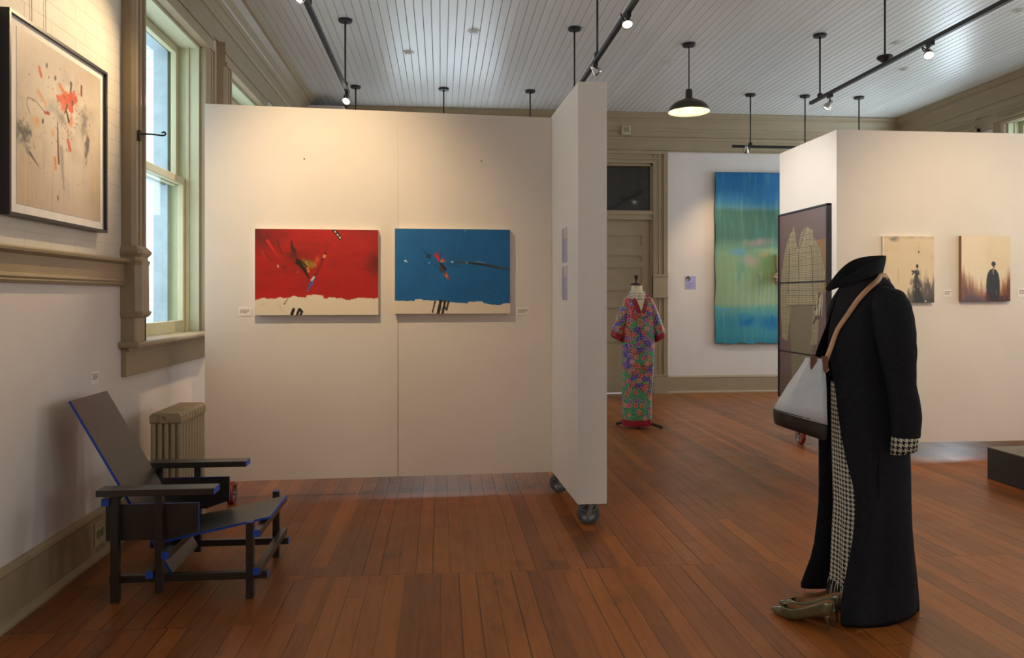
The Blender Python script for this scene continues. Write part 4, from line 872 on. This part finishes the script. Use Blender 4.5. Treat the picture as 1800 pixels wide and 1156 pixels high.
# ------------------------------------------------------------------ black plinth
o = thing('display_plinth', (4.7, 4.9, 0), 'low black display plinth with a worn grey top, cut by the frame edge', 'plinth')
MB().box(4.118, 5.1, 4.40, 5.43, 0, .232).build('box_body', plinth_black, o, bevel=.003)
MB().box(4.118, 5.1, 4.40, 5.43, .2322, .238).build('top_board', plinth_top, o)

# ------------------------------------------------------------------ floral robe on a dress form
cx, cy = 2.04, 7.86
r = thing('dress_form', (cx, cy, 0), 'dress form in a long floral robe with red trim by the far door', 'dress form')
def ell(x, y, z, a, b, n=36, wob=0, ph=0, tw=0): return [(x+a*(1+wob*math.sin(9*t+ph))*math.cos(t), y+b*(1+wob*math.sin(9*t+ph))*math.sin(t), z) for t in (2*PI*i/n+tw for i in range(n))]
mb = MB(); mb.loft([ell(cx+.005, cy, z, a, b, 20) for z, a, b in ((1.33, .12, .08), (1.40, .07, .06), (1.43, .062, .056), (1.50, .055, .05), (1.507, .052, .046))], True, False, True); mb.build('neck', linen, r, True)
mb = MB(); mb.lathe([(.062, 0), (.064, .012), (.05, .02), (.014, .026), (.011, .04), (.016, .07), (.026, .095), (.026, .102), (0, .105)], (cx, cy, 1.495), 20); mb.build('finial', dark_wood, r, True)
lv = [(.03, .150, .11, .04), (.10, .150, .115, .045), (.35, .155, .12, .04), (.6, .165, .125, .03), (.85, .175, .13, .02), (1.05, .178, .13, .01), (1.18, .18, .125, .0), (1.28, .182, .115, 0), (1.345, .155, .095, 0), (1.385, .105, .075, 0), (1.405, .08, .06, 0)]
mb = MB(); n_ = 48
rings = [ell(cx+.02-.012*(z < .6)+.02*math.sin(z*2)*0, cy, z, a, b, n_, wv, 1.3) for z, a, b, wv in lv]
mb.loft([r_+[r_[0]] for r_ in rings], False, uv='z'); rb = mb.build('robe', floral_m, r, True)
mb = MB(); mb.loft([ell(cx+.008, cy, z, a, b, n_, .04, 1.3) for z, a, b in ((.028, .153, .113), (.06, .156, .117), (.095, .154, .118))], True); mb.build('hem_band', ruby, rb, True)
for s_ in (-1, 1):
    mb = MB(); top = (cx+.02+s_*.10, cy, 1.375); c_ = []
    for t, wd, dp in ((0, .06, .07), (.35, .08, .08), (.7, .088, .08), (1, .09, .075)):
        px = cx+.02+s_*(.105+.125*t); pz = 1.355-.36*t-.02*t*t
        c_.append([(px+s_*(.0)+wd*math.cos(a)*.62, cy-.005+dp*math.sin(a), pz+wd*math.cos(a)*s_*(.1+.3*t)) for a in (2*PI*i/20 for i in range(21))])
    mb.loft(c_, False, uv='z', flip=s_ > 0); sl = mb.build('sleeve', floral_m, rb, True)
    l1 = c_[-1][:-1]; l0 = [tuple(Vector(a)*.15+Vector(b)*.85) for a, b in zip(c_[-2][:-1], c_[-1][:-1])]; cm = sum((Vector(p) for p in l1), Vector())/20
    l2 = [tuple(cm+(Vector(p)-cm)*.98+Vector((s_*.006, 0, -.04))) for p in l1]
    mb = MB(); mb.loft([[tuple(cm+(Vector(p)-cm)*1.02) for p in q_] for q_ in (l0, l1, l2)], True, flip=s_ > 0); mb.build('sleeve_band', ruby, rb, True)
def front_y(x_, z_):
    a = np.interp(z_, [l[0] for l in lv], [l[1] for l in lv]); b = np.interp(z_, [l[0] for l in lv], [l[2] for l in lv]); k = min(.98, abs((x_-cx-.02)/a)); return cy-b*math.sqrt(1-k*k)-.006
mb = MB()
for s_ in (-1, 1):
    P = [(cx+.02+s_*(.075-.07*t), 1.41-.20*t) for t in (0, .25, .5, .75, 1)]
    L1 = [(x_, front_y(x_, z_)-.002, z_) for x_, z_ in P]; L2 = [(x_+s_*.032, front_y(x_+s_*.032, z_)-.002, z_-.012) for x_, z_ in P]
    mb.add(L1+L2, [(i, i+1, 6+i, 5+i) for i in range(4)])
mb.build('collar_band', ruby, rb, False, solid=.006)
mb = MB(); P = [(-.062, 1.412), (.062, 1.412), (.002, 1.225)]     # linen chest seen in the V opening
g0 = [(cx+.02+a, front_y(cx+.02+a, z_)-.001, z_) for a, z_ in ((-.062, 1.41), (-.03, 1.41), (.03, 1.41), (.062, 1.41), (.035, 1.32), (0, 1.225), (-.035, 1.32))]
mb.add(g0, [(0, 1, 6), (1, 2, 4, 6), (2, 3, 4), (4, 5, 6)]); mb.build('form_chest', linen, r)
mb = MB()
for k in range(3): 
    R_ = .072+.018*k; z_ = 1.43-.028*k
    mb.loft([[(cx+.006+R_*(1+.1*math.sin(t*14+k))*math.cos(t), cy-.008+R_*.85*(1+.1*math.sin(t*14+k))*math.sin(t), z_+dz) for t in (2*PI*i/56 for i in range(56))] for dz in (.0, -.03)], True)
mb.build('lace_collar', lace, r, True, solid=.004)
mb = MB(); mb.lathe([(.02, .02), (.02, 1.0)], (cx, cy, 0), 10); mb.build('stand_pole', dark_wood, r)
for a in (-.3, 1.2, 2.2):
    mb = MB(); mb.tube(crom([(cx, cy, .06), (cx+.10*math.cos(a), cy+.10*math.sin(a), .06), (cx+.20*math.cos(a), cy+.20*math.sin(a), .035), (cx+.27*math.cos(a), cy+.27*math.sin(a), .013)], 4), [.016]*13, 8, 0); mb.build('stand_foot', dark_wood, r, True)

# ------------------------------------------------------------------ mannequin in a long black coat
r = thing('mannequin', (1.86, 3.2, 0), 'headless mannequin in a long open black coat over a houndstooth skirt', 'mannequin')
# coat rings: near front edge, near side, back side, back, far side, far front edge
CR = [(.003, (1.630, 3.008), (1.76, 3.0), (2.02, 3.09), (2.08, 3.24), (1.93, 3.44), (1.655, 3.415)),
      (.17, (1.663, 3.035), (1.80, 3.015), (2.0, 3.07), (2.055, 3.22), (1.93, 3.43), (1.725, 3.40)),
      (.29, (1.69, 3.03), (1.80, 3.005), (1.97, 3.04), (2.03, 3.20), (1.93, 3.42), (1.737, 3.40)),
      (.42, (1.712, 3.03), (1.81, 2.995), (1.965, 3.04), (2.015, 3.19), (1.93, 3.41), (1.752, 3.40)),
      (.56, (1.716, 3.03), (1.81, 3.0), (1.96, 3.04), (2.01, 3.19), (1.92, 3.40), (1.746, 3.395)),
      (.645, (1.690, 3.04), (1.80, 3.0), (1.96, 3.04), (2.01, 3.19), (1.92, 3.40), (1.742, 3.39)),
      (.78, (1.665, 3.055), (1.78, 3.0), (1.95, 3.04), (2.0, 3.19), (1.92, 3.40), (1.735, 3.38)),
      (.91, (1.656, 3.07), (1.77, 3.01), (1.93, 3.05), (1.98, 3.19), (1.91, 3.38), (1.715, 3.36)),
      (1.01, (1.649, 3.08), (1.76, 3.02), (1.92, 3.06), (1.97, 3.19), (1.90, 3.37), (1.685, 3.345)),
      (1.09, (1.645, 3.10), (1.75, 3.03), (1.91, 3.06), (1.965, 3.19), (1.89, 3.36), (1.668, 3.30)),
      (1.16, (1.650, 3.14), (1.745, 3.035), (1.90, 3.06), (1.965, 3.19), (1.885, 3.355), (1.66, 3.24)),
      (1.24, (1.672, 3.17), (1.75, 3.04), (1.90, 3.06), (1.965, 3.19), (1.885, 3.35), (1.675, 3.20)),
      (1.31, (1.695, 3.18), (1.765, 3.05), (1.90, 3.06), (1.965, 3.19), (1.885, 3.35), (1.697, 3.20)),
      (1.36, (1.715, 3.185), (1.775, 3.07), (1.905, 3.06), (1.965, 3.19), (1.885, 3.34), (1.717, 3.20)),
      (1.40, (1.73, 3.19), (1.785, 3.10), (1.915, 3.08), (1.96, 3.20), (1.89, 3.32), (1.732, 3.205)),
      (1.43, (1.745, 3.19), (1.80, 3.13), (1.91, 3.11), (1.95, 3.20), (1.89, 3.29), (1.747, 3.205)),
      (1.455, (1.76, 3.195), (1.81, 3.145), (1.90, 3.145), (1.935, 3.20), (1.885, 3.26), (1.762, 3.205))]
rings = [crom([(x_, y_, z_) for x_, y_ in ps], 8) for z_, *ps in CR]
for k, (z_, *ps) in enumerate(CR):
    if z_ < .9:                                       # soft vertical folds towards the hem
        f_ = (.9-z_)/.9; rg = rings[k]; n_ = len(rg)
        rings[k] = [(p[0]+.012*f_*math.sin(i*.9+.4), p[1]+.012*f_*math.cos(i*.75), p[2]+(.02*math.sin(i*.5) if k == 0 else 0)*(0 if i < 3 else 1)*.5) for i, p in enumerate(rg)]
coat_m = MB(); coat_m.loft(rings, False); coat = coat_m.build('coat', wool, r, True, sub=1, solid=.008)
mb = MB(); mb.loft([[(x_+.0, y_, z_) for x_, y_ in ((1.70, 3.19), (1.78, 3.08), (1.90, 3.08), (1.94, 3.2), (1.88, 3.33), (1.74, 3.30))] for z_ in (1.0, 1.3)], True)
# pocket slit on the near side
mb = MB(); mb.tube([(1.80, 2.998, .72), (1.797, 2.992, .62), (1.80, 2.993, .545)], [.002, .004, .002], 6); mb.build('pocket_welt', wool, coat)
def sleeve(pts, name='sleeve', cuff=True):
    ctr = [p[:3] for p in pts]; rad = [p[3] for p in pts]
    C_ = crom(ctr, 5); Rr = list(np.interp(np.linspace(0, len(rad)-1, len(C_)), range(len(rad)), rad))
    q_ = random.Random(5); mb = MB(); rg = []
    for k, (c, R_) in enumerate(zip(C_, Rr)): rg.append([(c[0]+R_*(1+.03*math.sin(k*1.7+3*a))*math.cos(a), c[1]+R_*.9*math.sin(a), c[2]+.25*R_*math.cos(a)*(0 if k > 4 else (4-k)/4*-1)) for a in (2*PI*i/20 for i in range(20))])
    mb.loft(rg, True, True, False, flip=True); sl = mb.build(name, wool, r, True, sub=1, solid=.006)
    if cuff:
        x_, y_, z_, R_ = pts[-1]; R2 = R_-.004; mb = MB()
        rr = [[(x_+(-.008)*k_+R2*math.cos(a), y_+R2*.9*math.sin(a), z_+.03-.088*k_+.012*math.cos(a)*k_) for a in (2*PI*i/20 for i in range(21))] for k_ in (0, .5, 1)]
        mb.loft(rr, False, uv=True, flip=True); mb.build('cuff', hound, sl, True, solid=.005)
sleeve([(1.872, 3.07, 1.412, .026), (1.872, 3.048, 1.388, .056), (1.866, 3.022, 1.33, .078), (1.866, 3.0, 1.25, .080), (1.870, 2.985, 1.15, .073), (1.878, 2.975, 1.02, .057), (1.892, 2.965, .90, .060), (1.886, 2.955, .80, .054)])
sleeve([(1.86, 3.31, 1.43, .03), (1.868, 3.35, 1.39, .06), (1.866, 3.385, 1.31, .076), (1.87, 3.41, 1.15, .070), (1.88, 3.42, 1.02, .058), (1.895, 3.43, .90, .058), (1.885, 3.44, .80, .052)], cuff=True)
# turned up collar
bot = crom([(1.70, 3.135, 1.405), (1.76, 3.115, 1.43), (1.85, 3.125, 1.452), (1.93, 3.20, 1.465), (1.87, 3.27, 1.445), (1.78, 3.265, 1.415), (1.715, 3.25, 1.395)], 6)
top = crom([(1.688, 3.12, 1.435), (1.765, 3.09, 1.49), (1.86, 3.10, 1.532), (1.948, 3.20, 1.555), (1.88, 3.285, 1.55), (1.80, 3.285, 1.508), (1.708, 3.275, 1.408)], 6)
mid = [tuple((Vector(a)+Vector(b))/2+Vector((0, 0, 0))) for a, b in zip(bot, top)]
mb = MB(); mb.loft([bot, mid, top], False); mb.build('collar', wool, coat, True, sub=1, solid=.008)
# houndstooth skirt with a fringed hem
SK = [(z_, (f_+1.92)/2, 3.2, (1.92-f_)/2, b_) for z_, f_, b_ in ((.115, 1.72, .15), (.25, 1.725, .15), (.45, 1.735, .145), (.7, 1.725, .14), (1.0, 1.715, .12))]
mb = MB(); rg = []
for z_, x_, y_, a_, b_ in SK:
    f_ = max(0, (.9-z_)/.9); e_ = ell(x_, y_, z_, a_, b_, 48); e_ = [(p[0]+.008*f_*math.sin(i*1.1), p[1]+.008*f_*math.cos(i*1.4), p[2]) for i, p in enumerate(e_)]; rg.append(e_+[e_[0]])
mb.loft(rg, False, uv='z'); sk = mb.build('skirt', hound, r, True)
mb = MB(); q_ = random.Random(11); e_ = rg[0]
for i in range(0, 48):
    for t_ in (0.0, .25, .5, .75):
        p = Vector(e_[i])*(1-t_)+Vector(e_[i+1])*t_; m_ = 0 if q_.random() < .45 else 1
        dx, dy = q_.uniform(-.012, .012), q_.uniform(-.012, .012)
        mb.tube([tuple(p+Vector((0, 0, .01))), tuple(p+Vector((dx*.6-.004, dy*.6, -.025))), tuple(p+Vector((dx-.006, dy, -.055-.012*q_.random())))], [.0022, .002, .0014], 4, m_)
mb.build('fringe', [M('pale fringe yarn', '#b8b3a2', .9), wool], sk)
mb = MB(); mb.lathe([(.02, .03), (.02, .9)], (1.86, 3.22, 0), 10); mb.lathe([(.14, 0), (.14, .012), (.025, .03)], (1.86, 3.22, 0.001), 20); mb.build('stand_pole', black_metal, r)
mb = MB(); mb.loft([ell(1.85, 3.2, z_, a_, b_, 20) for z_, a_, b_ in ((1.25, .10, .12), (1.38, .09, .10), (1.43, .06, .06), (1.47, .055, .055))], True, True, True); mb.build('torso', black_metal, r, True)

# ------------------------------------------------------------------ white canvas bucket bag on its strap
r = thing('shoulder_bag', (1.47, 3.03, .8), 'white canvas bucket bag with a dark leather base hanging on a tan strap', 'bag')
def sq(c, ux, a, b, z, tilt, n=32, p=2.6, wr=0, ph=0):
    out = []
    for i in range(n):
        t = 2*PI*i/n; cs, sn = math.cos(t), math.sin(t); s1 = abs(cs)**(2/p)*(1 if cs > 0 else -1); s2 = abs(sn)**(2/p)*(1 if sn > 0 else -1)
        k = 1+wr*math.sin(5*t+ph)
        out.append((c[0]+a*s1*k, c[1]+b*s2*k, z+tilt*s1))
    return out
LV = [(.835, 1.475, .100, .075, -.030, 0), (.875, 1.475, .103, .078, -.028, 0), (.925, 1.487, .091, .072, -.018, .02), (1.0, 1.507, .069, .058, -.008, .05), (1.06, 1.524, .048, .045, 0, .08), (1.10, 1.536, .034, .035, 0, .10), (1.118, 1.54, .030, .03, .0, .14)]
mb = MB(); mb.loft([sq((x_, 3.03), 0, a_, b_, z_, tl, wr=w_*1.3, ph=z_*8) for z_, x_, a_, b_, tl, w_ in LV[1:]], True); bd = mb.build('body', canvas_white, r, True, solid=.004)
mb = MB(); mb.loft([sq((1.475, 3.03), 0, a_, b_, z_, tl) for z_, a_, b_, tl in ((.812, .092, .068, -.030), (.818, .100, .075, -.03), (.85, .104, .0785, -.029), (.882, .1045, .0795, -.027))], True, True, False); mb.build('base', leather_dark, r, True)
mb = MB()
for x_, y_ in ((1.515, 3.0), (1.562, 3.0)): mb.box(x_-.012, x_+.016, y_-.006, y_+.0, 1.07, 1.128)
mb.box(1.53, 1.585, 3.006, 3.012, 1.065, 1.12); mb.build('leather_tab', leather_brown, r, bevel=.002)
from mathutils.bvhtree import BVHTree
dg = bpy.context.evaluated_depsgraph_get(); dg.update()
trees = [BVHTree.FromObject(o_, dg) for o_ in (coat,)]
guide = crom([(1.574, 2.998, 1.066), (1.598, 3.06, 1.09), (1.633, 3.07, 1.165), (1.665, 3.07, 1.231), (1.708, 3.07, 1.291), (1.771, 3.08, 1.37), (1.846, 3.10, 1.431), (1.895, 3.135, 1.468), (1.945, 3.175, 1.455), (1.985, 3.22, 1.38), (1.985, 3.26, 1.25)], 6)
L1, L2 = [], []
for k, p in enumerate(guide):
    p = Vector(p)
    if k > 10:
        eye = Vector((0, 0, 1.37)); c_, n_, i_, d_ = trees[0].ray_cast(eye, (p-eye).normalized()) if k < 36 else (None,)*4
        if c_ is None or (c_-p).length > .2: c_, n_, i_, d_ = trees[0].find_nearest(p)
        if n_.dot(p-Vector((1.83, 3.2, p.z))) < 0: n_ = -n_
        p = p.lerp(c_+n_*.010, min(1, (k-10)/8))
    nn = Vector((p.x-1.86, p.y-3.2, .12 if k < 36 else .02)).normalized()
    t_ = (Vector(guide[min(k+1, len(guide)-1)])-Vector(guide[max(k-1, 0)])).normalized(); s_ = t_.cross(nn).normalized()*.011
    L1.append(tuple(p+s_)); L2.append(tuple(p-s_))
mb = MB(); mb.loft([L1, L2], False); mb.build('strap', leather_tan, r, True, solid=.004)

# ------------------------------------------------------------------ pair of pumps
g = G('bronze olive patent leather'); f = g.noise(g.pos(), 30, 3)
g.set(Base_Color=g.ramp(f, [(.3, lin('#5b573b')), (.7, lin('#757050'))]), Metallic=.45, Roughness=.25, Coat_Weight=.5, Coat_Roughness=.1); gold_leather = g.m
suede = M('tan shoe lining', '#a9764f', .7)
def pump(heel, toe, label):
    hx_, hy_ = heel; d = Vector((toe[0]-hx_, toe[1]-hy_, 0)); L_ = d.length; d.normalize(); n_ = Vector((-d.y, d.x, 0))
    T = lambda a, b, z: tuple(Vector((hx_, hy_, 0))+d*a+n_*b+Vector((0, 0, z)))
    r = thing('pump', (hx_, hy_, 0), label, 'shoe', 'pair of pumps under the coat')
    # stations along the shoe: a, half width, sole z, top z, opening half width
    st = [(-.018, .012, .075, .118, .008), (-.010, .025, .066, .122, .019), (.015, .031, .056, .118, .025), (.05, .030, .046, .098, .025), (.09, .031, .026, .074, .028), (.13, .036, .008, .057, .033), (.155, .038, .004, .052, .034), (.175, .036, .003, .051, .031), (.190, .033, .003, .050, .022), (.199, .030, .003, .046, .002), (.22, .022, .005, .037, .001), (.238, .012, .008, .029, .001), (.253, .003, .012, .019, .0005)]
    mb = MB(); rg = []
    for a, w_, z0, z1, ow in st:
        pts = [(0, z0), (w_*.7, z0), (w_*.97, z0+(z1-z0)*.22), (w_, z0+(z1-z0)*.5), ((w_+ow)/2+.002, z0+(z1-z0)*.85), (ow, z1)]
        full = [(-b, z) for b, z in pts[:0:-1]]+[(b, z) for b, z in pts]; rg.append([T(a*L_/.253 if a > 0 else a, b, z) for b, z in full])
    mb.loft(rg, False); n2 = len(rg[0]); mb.f.append(tuple(range(n2))); mb.mi.append(0); up = mb.build('upper', gold_leather, r, True, solid=.003, sub=1)
    mb = MB(); rg = [[T(a*L_/.253 if a > 0 else a, b*w_*.85, z0+.004) for b in (-1, -.5, 0, .5, 1)] for a, w_, z0, z1, ow in st[:-2]]; mb.loft(rg, False); mb.build('insole', suede, r, True)
    mb = MB(); rg = []
    for a, w_, z0, z1, ow in st[1:9]:
        rg.append([T(a*L_/.253 if a > 0 else a, -w_*.9, z0+(z1-z0)*.55), T(a*L_/.253 if a > 0 else a, -ow+.003 if ow > .004 else 0, z1-.002)])
    mb.loft(rg, False)
    rg = [[(Vector(p)+n_*0).to_tuple() for p in q] for q in rg]
    mb2 = []
    for a, w_, z0, z1, ow in st[1:9]: mb2.append([T(a*L_/.253 if a > 0 else a, w_*.9, z0+(z1-z0)*.55), T(a*L_/.253 if a > 0 else a, ow-.003 if ow > .004 else 0, z1-.002)])
    mb.loft(mb2, False); mb.build('lining', suede, r, True)
    mb = MB(); mb.tube([T(.012, 0, .062), T(.008, 0, .045), T(.005, 0, .02), T(.003, 0, 0)], [.016, .008, .0045, .004], 8); mb.build('heel', gold_leather, r, True)
    return r
pump((1.590, 3.012), (1.432, 3.212), 'bronze green pump with thin heel standing nearest, in front of the coat')
pump((1.668, 3.083), (1.497, 3.275), 'bronze green pump partly hidden behind the first one under the coat')
